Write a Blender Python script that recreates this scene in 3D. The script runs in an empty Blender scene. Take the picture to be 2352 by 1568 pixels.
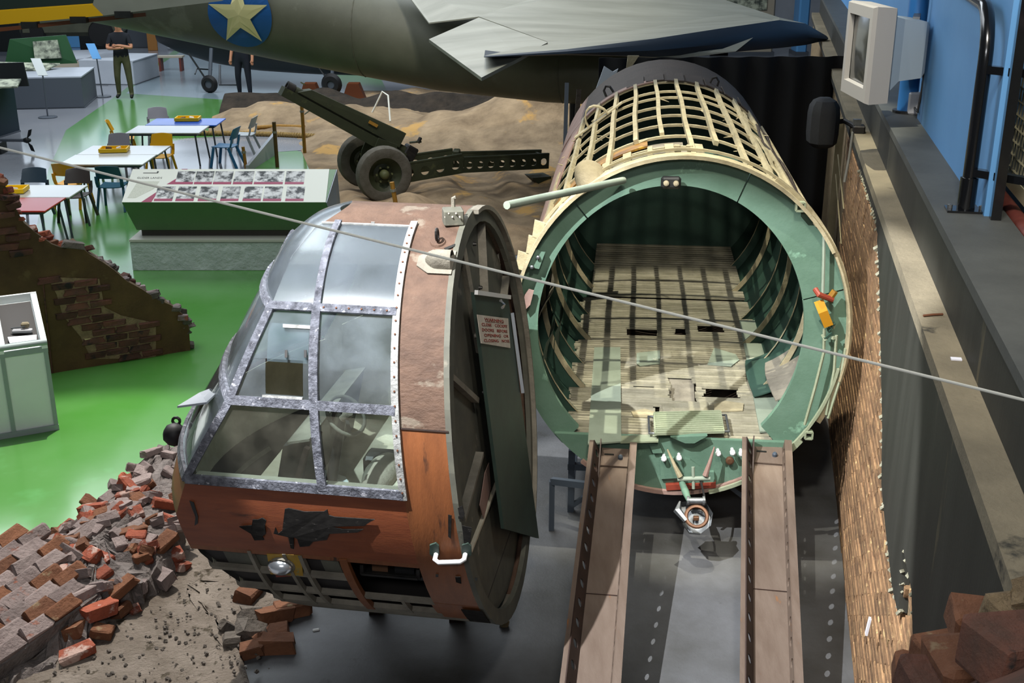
import bpy, bmesh, math, random
from mathutils import Vector as V, Matrix as M

SC = bpy.context.scene
COL = SC.collection
RN = random.Random(11)
rad = math.radians

# ------------------------------------------------------------------ camera
F_PX, CX, CY, CAM_H = 2720.0, 1176.0, 784.0, 4.45
PITCH = math.atan(989 / F_PX)
cp, sp = math.cos(PITCH), math.sin(PITCH)
cam_d = bpy.data.cameras.new('camera'); cam = bpy.data.objects.new('camera', cam_d); COL.objects.link(cam)
cam_d.sensor_width = 36; cam_d.lens = F_PX / 2352 * 36; cam_d.clip_end = 300
cam.location = (0, 0, CAM_H); cam.rotation_euler = (math.pi / 2 - PITCH, 0, 0)
SC.camera = cam

# ------------------------------------------------------------------ world, lamps, exposure
W = bpy.data.worlds.new('hall'); SC.world = W; W.use_nodes = True
W.node_tree.nodes['Background'].inputs[0].default_value = (0.62, 0.78, 1.0, 1)
W.node_tree.nodes['Background'].inputs[1].default_value = 0.035
SC.view_settings.view_transform = 'Standard'; SC.view_settings.look = 'None'
SC.view_settings.exposure = 0.35; SC.view_settings.gamma = 1; SC.view_settings.use_curve_mapping = False

def area_lamp(name, loc, size, energy, color, aim=None):
    d = bpy.data.lights.new(name, 'AREA'); d.shape = 'RECTANGLE'; d.size, d.size_y = size
    d.energy = energy; d.color = color
    o = bpy.data.objects.new(name, d); COL.objects.link(o); o.location = loc
    if aim: o.rotation_euler = (V(aim) - V(loc)).to_track_quat('-Z', 'Y').to_euler()
    return o
def spot_lamp(name, loc, aim, energy, angle, color, radius=0.06, blend=0.3):
    d = bpy.data.lights.new(name, 'SPOT'); d.energy = energy; d.spot_size = rad(angle); d.spot_blend = blend
    d.shadow_soft_size = radius; d.color = color
    o = bpy.data.objects.new(name, d); COL.objects.link(o); o.location = loc
    o.rotation_euler = (V(aim) - V(loc)).to_track_quat('-Z', 'Y').to_euler()
    return o
area_lamp('ceiling_light_bank_far', (-7, 24, 11), (16, 12), 2500, (0.86, 0.93, 1.0))
area_lamp('ceiling_light_bank_near', (-5.5, 11.5, 10), (5, 5), 480, (0.90, 0.96, 1.0))
area_lamp('window_light_rear', (-12, 43, 6), (14, 6), 420, (0.75, 0.87, 1.0), (-7, 25, 0))
area_lamp('fill_light_front', (-1.2, -1.8, 6.2), (3, .6), 135, (0.97, 0.97, 1.0), (-0.6, 6, 1.5))  # added fill lamp behind the camera, lifts the wire and front faces
spot_lamp('gallery_spot_ramps', (-2.4, 4.2, 6.9), (1.35, 6.9, 0.1), 4200, 38, (0.95, 0.97, 1.0), 0.018, 0.15)
spot_lamp('ceiling_spot_ring', (-1.0, 5.7, 10.0), (1.25, 8.0, 2.0), 1900, 17, (1.0, 0.96, 0.82), 0.04, 0.3)
spot_lamp('ceiling_spot_fuselage', (0.7, 8.3, 10.2), (1.45, 9.7, 0.8), 3000, 30, (1.0, 0.95, 0.78), 0.03)
spot_lamp('ceiling_spot_rubble', (-3.6, 11.6, 9.2), (-3.5, 7.7, 0.3), 4000, 40, (1.0, 0.94, 0.87), 0.05)
spot_lamp('ceiling_spot_cockpit', (-2.6, 3.3, 10.2), (-0.95, 6.6, 1.8), 260, 22, (1.0, 0.92, 0.82), 0.25, 0.5)
spot_lamp('ceiling_spot_howitzer', (-0.5, 14.0, 9.5), (-0.8, 20.5, 0.3), 1000, 52, (1.0, 0.90, 0.74), 0.2, 0.6)
spot_lamp('ceiling_spot_tailplane', (-1.5, 15.5, 9.5), (1.2, 18.8, 2.5), 620, 58, (0.97, 0.98, 1.0), 0.2, 0.6)
spot_lamp('ceiling_spot_wall', (0.5, 0.6, 8.6), (2.6, 8.0, 2.2), 1100, 44, (1.0, 0.93, 0.8), 0.2, 0.6)

area_lamp('fill_light_right', (1.0, 3.6, 6.4), (.6, .6), 75, (1.0, 0.97, 0.93), (2.9, 6.8, 3.1))  # added fill lamp to brighten the mesh barrier, blue wall and ledge
# ------------------------------------------------------------------ from the picture to the place
def ray(x, y):
    a = (x - CX) / F_PX; b = (CY - y) / F_PX
    return V((a, cp + b * sp, -sp + b * cp))
O3 = V((0, 0, CAM_H))
def G(x, y, z=0.0):                 # where a sight line meets the level z
    r = ray(x, y); return O3 + r * ((z - CAM_H) / r.z)
def YP(x, y, Y):                    # where it meets the upright plane at distance Y
    r = ray(x, y); return O3 + r * (Y / r.y)
def DP(x, y, d):
    return O3 + ray(x, y) * d
TH = rad(11.84); WU = V((math.sin(TH), math.cos(TH), 0)); WN = V((math.cos(TH), -math.sin(TH), 0))
def WL(s, a, z): return WU * s + WN * a + V((0, 0, z))     # along the right wall, out from it, up
def WP(x, y, a):
    r = ray(x, y); t = a / r.dot(WN); w = O3 + r * t; return w.dot(WU), w.z

# ------------------------------------------------------------------ materials
def lin(c):
    if isinstance(c, str):
        c = tuple(int(c[i:i + 2], 16) / 255 for i in (0, 2, 4))
    return tuple((x / 12.92 if x <= .04045 else ((x + .055) / 1.055) ** 2.4) for x in c) + (1,)
MATS = {}
def mat(name, c1, c2=None, scale=4.0, rough=.65, metal=0.0, bump=0.0, bscale=40.0, stretch=(1, 1, 1), c3=None, c3t=.62,
        c3s=3.0, rnd=0.0, spec=.4, coat=0.0, contrast=.18, emit=None, estr=0, detail=6):
    m = bpy.data.materials.new(name); m.use_nodes = True; MATS[name] = m
    nt = m.node_tree; N = nt.nodes; L = nt.links; b = N['Principled BSDF']
    b.inputs['Roughness'].default_value = rough; b.inputs['Metallic'].default_value = metal
    b.inputs['Specular IOR Level'].default_value = spec; b.inputs['Coat Weight'].default_value = coat
    b.inputs['Coat Roughness'].default_value = .12
    if emit: b.inputs['Emission Color'].default_value = lin(emit); b.inputs['Emission Strength'].default_value = estr
    if not (c2 or c3 or bump or rnd):
        b.inputs['Base Color'].default_value = lin(c1); return m
    tc = N.new('ShaderNodeTexCoord'); mp = N.new('ShaderNodeMapping'); mp.inputs['Scale'].default_value = stretch
    L.new(tc.outputs['Object'], mp.inputs[0])
    vec = mp.outputs[0]
    if rnd:
        oi = N.new('ShaderNodeObjectInfo'); ad = N.new('ShaderNodeVectorMath'); ad.operation = 'ADD'
        sc_ = N.new('ShaderNodeVectorMath'); sc_.operation = 'SCALE'; sc_.inputs['Scale'].default_value = 37.0
        cb = N.new('ShaderNodeCombineXYZ'); L.new(oi.outputs['Random'], cb.inputs[0]); L.new(oi.outputs['Random'], cb.inputs[1])
        L.new(cb.outputs[0], sc_.inputs[0]); L.new(vec, ad.inputs[0]); L.new(sc_.outputs[0], ad.inputs[1]); vec = ad.outputs[0]
    def noise(s, d=detail):
        n = N.new('ShaderNodeTexNoise'); n.inputs['Scale'].default_value = s; n.inputs['Detail'].default_value = d
        n.inputs['Roughness'].default_value = .62; L.new(vec, n.inputs['Vector']); return n.outputs['Fac']
    def ramp(f, lo, hi):
        r = N.new('ShaderNodeMapRange'); r.inputs['From Min'].default_value = lo; r.inputs['From Max'].default_value = hi
        r.clamp = True; L.new(f, r.inputs['Value']); return r.outputs[0]
    def mix(f, a, c):
        x = N.new('ShaderNodeMix'); x.data_type = 'RGBA'
        L.new(f, x.inputs['Factor']) if not isinstance(f, float) else setattr(x.inputs['Factor'], 'default_value', f)
        for sock, v in ((x.inputs['A'], a), (x.inputs['B'], c)):
            if isinstance(v, tuple): sock.default_value = v
            else: L.new(v, sock)
        return x.outputs['Result']
    col = lin(c1)
    if c2: col = mix(ramp(noise(scale), .5 - contrast, .5 + contrast), lin(c1), lin(c2))
    if c3: col = mix(ramp(noise(c3s), c3t, c3t + .06), col, lin(c3))
    if rnd:
        hs = N.new('ShaderNodeHueSaturation')
        r = N.new('ShaderNodeMapRange'); r.inputs['To Min'].default_value = 1 - rnd; r.inputs['To Max'].default_value = 1 + rnd
        L.new(oi.outputs['Random'], r.inputs['Value']); L.new(r.outputs[0], hs.inputs['Value'])
        if isinstance(col, tuple): hs.inputs['Color'].default_value = col
        else: L.new(col, hs.inputs['Color'])
        col = hs.outputs[0]
    if isinstance(col, tuple): b.inputs['Base Color'].default_value = col
    else: L.new(col, b.inputs['Base Color'])
    if bump:
        bp = N.new('ShaderNodeBump'); bp.inputs['Strength'].default_value = bump; bp.inputs['Distance'].default_value = .03
        L.new(noise(bscale, 8), bp.inputs['Height']); L.new(bp.outputs[0], b.inputs['Normal'])
    return m
def glass(name, dust, dustc, rough=.05, scale=5, lo=.35, hi=.75, gloss=.35):
    m = bpy.data.materials.new(name); m.use_nodes = True; MATS[name] = m
    nt = m.node_tree; N = nt.nodes; L = nt.links; N.clear()
    out = N.new('ShaderNodeOutputMaterial'); tr = N.new('ShaderNodeBsdfTransparent'); tr.inputs[0].default_value = (.86, .92, .92, 1)
    df = N.new('ShaderNodeBsdfDiffuse'); df.inputs[0].default_value = lin(dustc)
    gl = N.new('ShaderNodeBsdfGlossy'); gl.inputs['Roughness'].default_value = rough; gl.inputs[0].default_value = (1, 1, 1, 1)
    tc = N.new('ShaderNodeTexCoord'); n = N.new('ShaderNodeTexNoise'); n.inputs['Scale'].default_value = scale; n.inputs['Detail'].default_value = 9
    L.new(tc.outputs['Object'], n.inputs['Vector'])
    mr = N.new('ShaderNodeMapRange'); mr.inputs['From Min'].default_value = lo; mr.inputs['From Max'].default_value = hi
    mr.inputs['To Min'].default_value = dust * .45; mr.inputs['To Max'].default_value = min(1, dust * 1.35); L.new(n.outputs['Fac'], mr.inputs[0])
    a = N.new('ShaderNodeMixShader'); L.new(mr.outputs[0], a.inputs[0]); L.new(tr.outputs[0], a.inputs[1]); L.new(df.outputs[0], a.inputs[2])
    fr = N.new('ShaderNodeFresnel'); fr.inputs[0].default_value = 1.45
    mm = N.new('ShaderNodeMath'); mm.operation = 'MULTIPLY'; mm.inputs[1].default_value = gloss * 2; L.new(fr.outputs[0], mm.inputs[0])
    b = N.new('ShaderNodeMixShader'); L.new(mm.outputs[0], b.inputs[0]); L.new(a.outputs[0], b.inputs[1]); L.new(gl.outputs[0], b.inputs[2])
    L.new(b.outputs[0], out.inputs[0]); return m

mat('concrete', '616264', '3f3e3b', 1.1, .55, bump=.15, bscale=60, c3='3b3a35', c3t=.64, c3s=1.6)
mat('hall_floor', '8f9196', '7b7f86', .35, .16, spec=.5, bump=.02, bscale=3, coat=.3)
mat('green_floor', '417c2e', '57894a', .45, .2, spec=.45, c3='5c9a5a', c3t=.6, c3s=.28, coat=.25)
mat('floor_reflection', '8a9aa2', '74868e', .4, .2, spec=.5, coat=.3)  # grey-blue of the bright floor reflection, held in the colour
mat('soil', '8f8478', '6d6256', 3.5, .95, bump=1.0, bscale=35, c3='4d4436', c3t=.6, c3s=9)
mat('plank_concrete', '9a9b98', '7c7d7c', 2.2, .6, bump=.2, bscale=50, c3='5b5a4c', c3t=.6, c3s=2.2)
mat('sand_cloth', 'a08a6c', '6e5c46', 1.6, .95, bump=1.0, bscale=6, c3='b08a50', c3t=.58, c3s=.9)
mat('dark_earth', '3d342a', '241f19', 3, .95, bump=1, bscale=14)
mat('ply_orange', '824d2a', '643a20', 3.2, .5, stretch=(5, 2, 1), c3='38241a', c3t=.63, c3s=1.8, bump=.12, bscale=30, contrast=.25)
mat('ply_red', '804629', '67341f', 4, .5, stretch=(1, 1, 6), c3='4a2a1c', c3t=.64, c3s=1.6, bump=.1, bscale=30, contrast=.25)
mat('ply_dusty', '5e4738', '453226', 6, .75, stretch=(1.2, 1, 2.2), c3='6e6254', c3t=.60, c3s=3.2, bump=.35, bscale=26, contrast=.2)
mat('mullion', '6f717a', '303138', 22, .6, bump=.6, bscale=70, c3='9a9aa0', c3t=.6, c3s=30)
mat('mullion_white', '9c9c98', '6f6f6c', 18, .55, bump=.4, bscale=60, c3='5a4a3c', c3t=.66, c3s=26)
mat('rust_bolt', '5b3722', rough=.8)
glass('glass_roof', .46, '5c6268', .16, 2.5, gloss=.45)
glass('glass_side', .16, '8d949a', .04, 5, gloss=.42)
glass('glass_lower', .07, 'a09a88', .03, 7, gloss=.35)
mat('interior_cream', 'd0c7b2', 'b0a791', 4, .8, bump=.2)
mat('interior_green', '3d5144', '2c3b33', 4, .7)
mat('cushion', '8a7f70', '9b9180', 8, .85, bump=.4)
mat('black_paint', '141414', '22221f', 8, .45)
mat('black_rubber', '101011', rough=.6)
mat('dark_metal', '2a2a2b', '3b3835', 10, .45, metal=.6)
mat('grey_metal', '777a7c', '5c5f60', 10, .4, metal=.7)
mat('chrome', 'c9cdd0', rough=.18, metal=.9)
mat('white_enamel', 'd8d8d6', rough=.3)
mat('yellow_paint', 'a8862a', '8c6a1c', 12, .55, c3='6a7a58', c3t=.62, c3s=14)
mat('torn_dark', '191817', '292725', 16, .95, spec=.1, stretch=(1, 1, 3), c3='5c5854', c3t=.64, c3s=24)
mat('frame_grey', '827c6e', '625d52', 6, .7, bump=.3)
mat('nose_rear_grey', '5b5a4e', '4a4941', 6, .75, c3='7a7466', c3t=.63, c3s=4)
mat('door_green', '34453c', '2a362f', 4, .55)
mat('sign_white', 'c9c2b4', 'b3a898', 10, .7)
mat('sign_red', '8a2e22', '6e2a1e', 14, .7)
mat('green_dope', '5c7766', '4e6957', 3.0, .6, c3='7ba088', c3t=.64, c3s=3, bump=.1)
mat('green_deep', '2e4a3d', '243b31', 3, .65, bump=.1)
mat('green_dusty', '8a9078', '747d64', 3.5, .75, bump=.15)
mat('cream_wood', 'a89d7e', '8c8266', 10, .7, stretch=(1, 1, 1), bump=.2)
mat('amber_ply', '8a6418', '5a3a12', 6, .45, c3='a88020', c3t=.6, c3s=7)
mat('brown_skin', '2f261f', '3b3028', 3, .75, bump=.2)
mat('pink_skin', '937a70', '806459', 4, .7, bump=.1)
mat('slat_cream', '928d7a', '74705c', 5, .8, bump=.25, rnd=.2)
mat('plate_green', '8a9484', '7a8474', 4, .6, c3='b0ad9a', c3t=.65, c3s=4)
mat('steel_rust', '6f6156', '5c4d42', 3, .55, metal=.2, stretch=(3, .35, 3), c3='7d5534', c3t=.69, c3s=6, bump=.1, bscale=60)
mat('steel_dark', '3c2c25', '2b211d', 5, .6, metal=.2)
mat('copper_ring', '70503a', '553a28', 10, .5, metal=.4)
mat('blue_grey_steel', '3f4852', rough=.5)
mat('wall_black', '20201a', '30302a', 2.4, .6, stretch=(2, 2, .22), c3='57503c', c3t=.66, c3s=2.6, bump=.1)
mat('ledge_concrete', '847a64', '6a6250', 2.4, .8, bump=.3, c3='3a372e', c3t=.64, c3s=3)
mat('ledge_grey', '50524f', '414341', 2.4, .6, bump=.1)
mat('wall_blue', '5f96c8', '568bbd', .8, .6)
mat('pipe_blue', '2f6fae', rough=.4)
mat('pale_plaster', 'b3b09a', '8c8972', 20, .9, bump=1, bscale=60)
mat('brick_wall', '9a7854', '6f523a', 9, .9, stretch=(1, 1, 1), c3='b89a6c', c3t=.6, c3s=10, rnd=.35, bump=.6)
mat('mortar', 'a08a68', '7c6a50', 14, .95, bump=1, bscale=50)
mat('mortar_grey', '8e8580', '6a625e', 9, .95, bump=1.2, bscale=30)
mat('brick_red', '9a5138', '7d4030', 7, .9, c3='b09488', c3t=.56, c3s=7, rnd=.28, bump=.7, bscale=30)
mat('brick_grey', '7a6c68', '8d7f7a', 7, .9, c3='8a5440', c3t=.6, c3s=6, rnd=.22, bump=.7, bscale=30)
mat('brick_dark', '46342a', '603c2e', 7, .9, c3='2a2522', c3t=.58, c3s=6, rnd=.4, bump=.6, bscale=30)
mat('brick_brown', '7d5238', '64402b', 6, .9, rnd=.2, bump=.6, bscale=30, c3='8a7458', c3t=.64, c3s=8)
mat('ruin_plaster', '5c4828', '43321c', 2.2, .85, bump=.4, c3='5b4c2e', c3t=.6, c3s=4)
mat('stone_grey', '56504a', '6f675e', 9, .95, bump=1, bscale=30, rnd=.2)
mat('white_panel', 'e0e6e4', 'd6dcda', 1, .4)
mat('grey_frame', '8f9b99', rough=.45)
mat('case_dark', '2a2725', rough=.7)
mat('olive', '2e331f', '252a19', 6, .6, c3='3d4128', c3t=.62, c3s=5)
mat('olive_light', '4d5133', rough=.6)
mat('tyre_grey', '55524b', '454239', 10, .9, bump=.3)
mat('bamboo', 'a0762f', '86601f', 9, .5, stretch=(4, 4, 1))
mat('bamboo_dark', '54431f', '46371a', 9, .6)
mat('rope', 'a08450', '7d6436', 40, .95, bump=.6)
mat('wire_white', 'd0d0c4', rough=.6)
mat('print_paper', 'cfd0c2', rough=.5)
mat('print_photo', 'c8c8c4', '2a2d2e', 9, .6, contrast=.08, rnd=.12)
mat('print_caption', '8c1f45', rough=.5)
mat('print_text', 'a9ab98', 'c4c5b5', 90, .6)
mat('print_ink', '3c3d38', rough=.6)
mat('lectern_green', '5c7d54', '54744d', 2, .5)
mat('lectern_grey', '9aa0a8', rough=.5)
mat('plinth_render', 'b4bfb8', 'a3aea7', 3, .8, bump=1.2, bscale=6)
mat('plinth_cap', '3f3d36', rough=.5)
mat('plinth_lip', 'b0b0a4', rough=.5)
mat('table_white', 'b9b8b0', rough=.22, coat=.3)
mat('table_blue', '1d5ac0', rough=.25)
mat('table_red', 'b02a20', rough=.25)
mat('leg_grey', '4a5258', rough=.4, metal=.3)
mat('plastic_yellow', 'eeb00a', rough=.4)
mat('plastic_orange', 'de9c12', rough=.4)
mat('plastic_teal', '1d4a5c', rough=.4)
mat('plastic_blue', '2f6f9a', rough=.4)
mat('plastic_grey', '8d8a90', rough=.45)
mat('plastic_white', 'a5aaaa', rough=.45)
mat('plastic_slate', '33434f', rough=.45)
mat('plastic_brown', '3d3632', rough=.45)
mat('tray_yellow', 'f4c80e', rough=.4)
mat('paper_white', 'd8d8e0', rough=.6)
mat('clay_brown', '5a3f2a', rough=.7)
mat('plane_olive', '5c5d4e', '4f5043', 1.2, .55, bump=.05, c3='66675a', c3t=.62, c3s=1)
mat('plane_dark', '1b1d22', '16181c', 1.5, .5)
mat('plane_grey', '8a8b80', '6c6d62', 1.3, .5, stretch=(.4, 3, 1), contrast=.25)
mat('plane_shade', '17222e', rough=.5)
mat('star_blue', '17508c', rough=.5)
mat('star_cream', 'c9c08a', rough=.5)
mat('band_yellow', 'c89a08', rough=.5)
mat('band_green', '1d2b25', rough=.5)
mat('wood_brown', '5c2f16', rough=.5)
mat('curtain', '030304', '050506', 2, .9)
mat('shirt_black', '12151c', rough=.9)
mat('trouser_khaki', '4a4a30', '3f3f28', 8, .9)
mat('trouser_navy', '10141f', rough=.9)
mat('skin', 'b07a5c', rough=.6)
mat('hair_dark', '1d1511', rough=.7)
mat('shoe', '151414', rough=.6)
mat('far_white', 'b4bac2', 'a2a8b2', .8, .5)
mat('far_beige', 'a39a88', rough=.6)
mat('far_slate', '4a5058', rough=.5)
mat('far_navy', '1c2a34', rough=.5)
mat('far_green', '1f4a28', rough=.5)
mat('far_print', 'b9bfa8', '4a5048', 5, .6, contrast=.1)
mat('far_olive', '3a3d30', '4a4b3c', 2, .6)
mat('far_dark', '15191a', rough=.5)
mat('door_tan', '9a6a34', rough=.5)
mat('blue_sheet', '5c9ad0', rough=.4)
mat('crt_case', '96938f', rough=.5)
mat('crt_back', '8d9aa4', rough=.55)
mat('crt_screen', '3a3b38', rough=.12, spec=.6)
mat('speaker_black', '141516', '1b1c1d', 90, .75, bump=.3, bscale=200)
mat('rail_black', '0d0e10', rough=.22, coat=.4)
mat('rail_red', '5a2722', '6e3a30', 12, .55)
mat('mesh_cream', 'b0aa8c', rough=.5)
mat('pink_floor', '9a7a72', rough=.5)
mat('white_box', 'b0b0b2', rough=.4)
mat('timber', '8d8468', '7d7458', 6, .7)
mat('cable_grey', '8c8c86', rough=.4, metal=.4)
mat('canvas_pad', '8d836a', '776d56', 8, .9, bump=.3)
mat('orange_fitting', 'b5801c', rough=.5)
mat('red_fitting', '7d3424', rough=.55)
mat('white_chip', 'c8c8c4', rough=.8)

# ------------------------------------------------------------------ mesh helpers
ORG = {}
class MB:
    def __init__(s): s.v = []; s.f = []
    def add(s, vs, fs):
        n = len(s.v); s.v += [V(p) for p in vs]; s.f += [[i + n for i in f] for f in fs]; return s
    def hexa(s, p):   # bottom 4 ring, top 4 ring
        return s.add(p, [(3, 2, 1, 0), (4, 5, 6, 7), (0, 1, 5, 4), (1, 2, 6, 5), (2, 3, 7, 6), (3, 0, 4, 7)])
    def box(s, c, size, rot=None, ch=0.0):
        hx, hy, hz = (k / 2 for k in size); c = V(c)
        if not ch:
            p = [V((a * hx, b * hy, d * hz)) for d in (-1, 1) for a, b in ((-1, -1), (1, -1), (1, 1), (-1, 1))]
            if rot: p = [rot @ q for q in p]
            return s.hexa([q + c for q in p])
        vs = []; idx = {}
        for a in (-1, 1):
            for b in (-1, 1):
                for d in (-1, 1):
                    for k in range(3):
                        q = [a * hx, b * hy, d * hz]
                        for j in range(3):
                            if j != k: q[j] -= (a, b, d)[j] * ch
                        idx[(a, b, d, k)] = len(vs); q = V(q)
                        vs.append((rot @ q if rot else q) + c)
        fs = []
        for k in range(3):
            for sg in (-1, 1):
                i, j = [t for t in range(3) if t != k]
                f = []
                for a, b in ((-1, -1), (1, -1), (1, 1), (-1, 1)):
                    key = [0, 0, 0]; key[k] = sg; key[i] = a; key[j] = b
                    f.append(idx[(*key, k)])
                fs.append(f)
        for k in range(3):
            i, j = [t for t in range(3) if t != k]
            for a in (-1, 1):
                for b in (-1, 1):
                    f = []
                    for d, kk in ((-1, i), (-1, j), (1, j), (1, i)):
                        key = [0, 0, 0]; key[k] = d; key[i] = a; key[j] = b
                        f.append(idx[(*key, kk)])
                    fs.append(f)
        for a in (-1, 1):
            for b in (-1, 1):
                for d in (-1, 1): fs.append([idx[(a, b, d, k)] for k in range(3)])
        return s.add(vs, fs)
    def bar(s, a, b, w, h, up=(0, 0, 1), ch=0):   # box from a to b
        a, b = V(a), V(b); d = b - a; L = d.length; d.normalize(); u = V(up)
        if abs(d.dot(u)) > .98: u = V((0, 1, 0))
        x = d.cross(u).normalized(); u = x.cross(d)
        return s.box((a + b) / 2, (w, L, h), M((x, d, u)).transposed(), ch)
    def tube(s, pts, r, n=8, cap=True):
        pts = [V(p) for p in pts]; rs = r if isinstance(r, (list, tuple)) else [r] * len(pts)
        vs = []; fs = []; pu = None
        for i, p in enumerate(pts):
            d = (pts[min(i + 1, len(pts) - 1)] - pts[max(i - 1, 0)]).normalized()
            if pu is None:
                pu = V((0, 0, 1)) if abs(d.z) < .9 else V((1, 0, 0))
            x = d.cross(pu).normalized(); pu = x.cross(d).normalized()
            for k in range(n):
                t = 2 * math.pi * k / n
                vs.append(p + (x * math.cos(t) + pu * math.sin(t)) * rs[i])
        for i in range(len(pts) - 1):
            for k in range(n):
                a = i * n + k; b = i * n + (k + 1) % n
                fs.append((a, b, b + n, a + n))
        if cap: fs += [list(range(n))[::-1], [len(vs) - n + k for k in range(n)]]
        return s.add(vs, fs)
    def sweep(s, pts, nrm, w, t, side=None):     # rectangle swept along a curve; nrm = outward, w across, t thick
        vs = []; fs = []; m = len(pts)
        for i, p in enumerate(pts):
            d = (V(pts[min(i + 1, m - 1)]) - V(pts[max(i - 1, 0)])).normalized(); n = V(nrm[i]).normalized()
            x = d.cross(n).normalized(); p = V(p)
            for a, b in ((-1, 0), (1, 0), (1, 1), (-1, 1)): vs.append(p + x * a * w / 2 + n * b * t)
        for i in range(m - 1):
            for k in range(4):
                a = i * 4 + k; b = i * 4 + (k + 1) % 4
                fs.append((a, b, b + 4, a + 4))
        fs += [(3, 2, 1, 0), [m * 4 - 4 + k for k in range(4)]]
        return s.add(vs, fs)
    def lathe(s, prof, c, axis=(0, 0, 1), n=20, closed=False):
        ax = V(axis).normalized(); x = ax.orthogonal().normalized(); y = ax.cross(x); c = V(c)
        vs = []; fs = []
        for r, z in prof:
            for k in range(n):
                t = 2 * math.pi * k / n; vs.append(c + ax * z + (x * math.cos(t) + y * math.sin(t)) * max(r, 1e-4))
        m = len(prof)
        for i in range(m - 1 if not closed else m):
            for k in range(n):
                a = i * n + k; b = i * n + (k + 1) % n; j = ((i + 1) % m - i) * n
                fs.append((a, b, b + j, a + j))
        if not closed: fs += [list(range(n))[::-1], [(m - 1) * n + k for k in range(n)]]
        return s.add(vs, fs)
    def prism(s, poly, ext):
        p = [V(q) for q in poly]; e = V(ext); n = len(p)
        return s.add(p + [q + e for q in p], [list(range(n))[::-1], list(range(n, 2 * n))] + [(i, (i + 1) % n, (i + 1) % n + n, i + n) for i in range(n)])
    def patch(s, fn, us, vs_, thick=0, nf=None):    # grid surface, optional thickness along nf(u, v)
        nu, nv = len(us), len(vs_)
        top = [V(fn(u, v)) for u in us for v in vs_]
        fs = [(i * nv + j, i * nv + j + 1, (i + 1) * nv + j + 1, (i + 1) * nv + j) for i in range(nu - 1) for j in range(nv - 1)]
        if not thick: return s.add(top, fs)
        bot = [p - V(nf(us[k // nv], vs_[k % nv])) * thick for k, p in enumerate(top)]; o = len(top)
        fs2 = [tuple(i + o for i in f[::-1]) for f in fs]
        bd = [j for j in range(nv)] + [i * nv + nv - 1 for i in range(1, nu)] + [(nu - 1) * nv + j for j in range(nv - 2, -1, -1)] + [i * nv for i in range(nu - 2, 0, -1)]
        sd = [(bd[k], bd[k] + o, bd[(k + 1) % len(bd)] + o, bd[(k + 1) % len(bd)]) for k in range(len(bd))]
        return s.add(top + bot, fs + fs2 + sd)
    def holed(s, origin, du, dv, dn, L, hgt, nh, r, t, off=0):   # strip with a row of real round holes
        o, du, dv, dn = V(origin), V(du), V(dv), V(dn); cl = L / nh
        for k in range(nh):
            c = o + du * (cl * (k + .5)) + dv * (hgt / 2 + off); hx, hy, oy = cl / 2, hgt / 2, -off
            bp = []
            for (x0, y0), (x1, y1) in (((-1, -1), (1, -1)), ((1, -1), (1, 1)), ((1, 1), (-1, 1)), ((-1, 1), (-1, -1))):
                for q in range(4):
                    f = q / 4; bp.append(((x0 + (x1 - x0) * f) * hx, (y0 + (y1 - y0) * f) * hy + oy))
            vs = []
            for z in (0, t):
                for x, y in bp: vs.append(c + du * x + dv * y + dn * z)
                for x, y in bp:
                    m = math.hypot(x, y); vs.append(c + du * (x / m * r) + dv * (y / m * r) + dn * z)
            fs = []
            for i in range(16):
                j = (i + 1) % 16
                fs += [(i, j, 16 + j, 16 + i), (32 + j, 32 + i, 48 + i, 48 + j), (16 + i, 16 + j, 48 + j, 48 + i)]
                if not (4 <= i < 8 or i >= 12): fs.append((j, i, 32 + i, 32 + j))
            s.add(vs, fs)
        return s
    def mesh(s, name, org=V((0, 0, 0)), smooth=None):
        me = bpy.data.meshes.new(name); me.from_pydata([p - org for p in s.v], [], s.f)
        bm = bmesh.new(); bm.from_mesh(me); bmesh.ops.recalc_face_normals(bm, faces=bm.faces); bm.to_mesh(me); bm.free()
        if smooth:
            me.shade_smooth(); me.set_sharp_from_angle(angle=rad(smooth))
        me.update(); return me
    def build(s, name, m, parent=None, smooth=None, org=None, label=None):
        if parent is not None: o_ = ORG[parent.name]
        else: o_ = V(org) if org is not None else V((0, 0, 0))
        ob = bpy.data.objects.new(name, s.mesh(name, o_, smooth)); COL.objects.link(ob)
        ob.data.materials.append(MATS[m] if isinstance(m, str) else m)
        if parent is not None: ob.parent = parent
        else: ob.location = o_
        ORG[ob.name] = o_
        if label: ob['label'] = label
        return ob
def tag(o, label, cat, group=None):
    o['label'] = label; o['category'] = cat
    if group: o['group'] = group
    return o
def thing(name, label, cat, loc=(0, 0, 0), group=None, rz=0):
    o = bpy.data.objects.new(name, None); COL.objects.link(o); o.location = loc; o.rotation_euler.z = rz
    o.empty_display_size = .1; ORG[o.name] = V(loc); return tag(o, label, cat, group)
def struct(o): o['kind'] = 'structure'; return o
def copy_tree(o, parent=None):
    c = o.copy(); COL.objects.link(c)
    if parent is not None: c.parent = parent
    for ch in list(o.children): copy_tree(ch, c)
    return c
def lerp(tab, x):
    if (tab[0][0] > tab[-1][0]): tab = tab[::-1]
    if x <= tab[0][0]: return tab[0][1]
    for (a, b), (c, d) in zip(tab, tab[1:]):
        if x <= c: return b + (d - b) * (x - a) / (c - a)
    return tab[-1][1]
def rng(a, b, n): return [a + (b - a) * i / (n - 1) for i in range(n)]
def rot3(rx=0, ry=0, rz=0): return (M.Rotation(rz, 3, 'Z') @ M.Rotation(ry, 3, 'Y') @ M.Rotation(rx, 3, 'X'))
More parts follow.
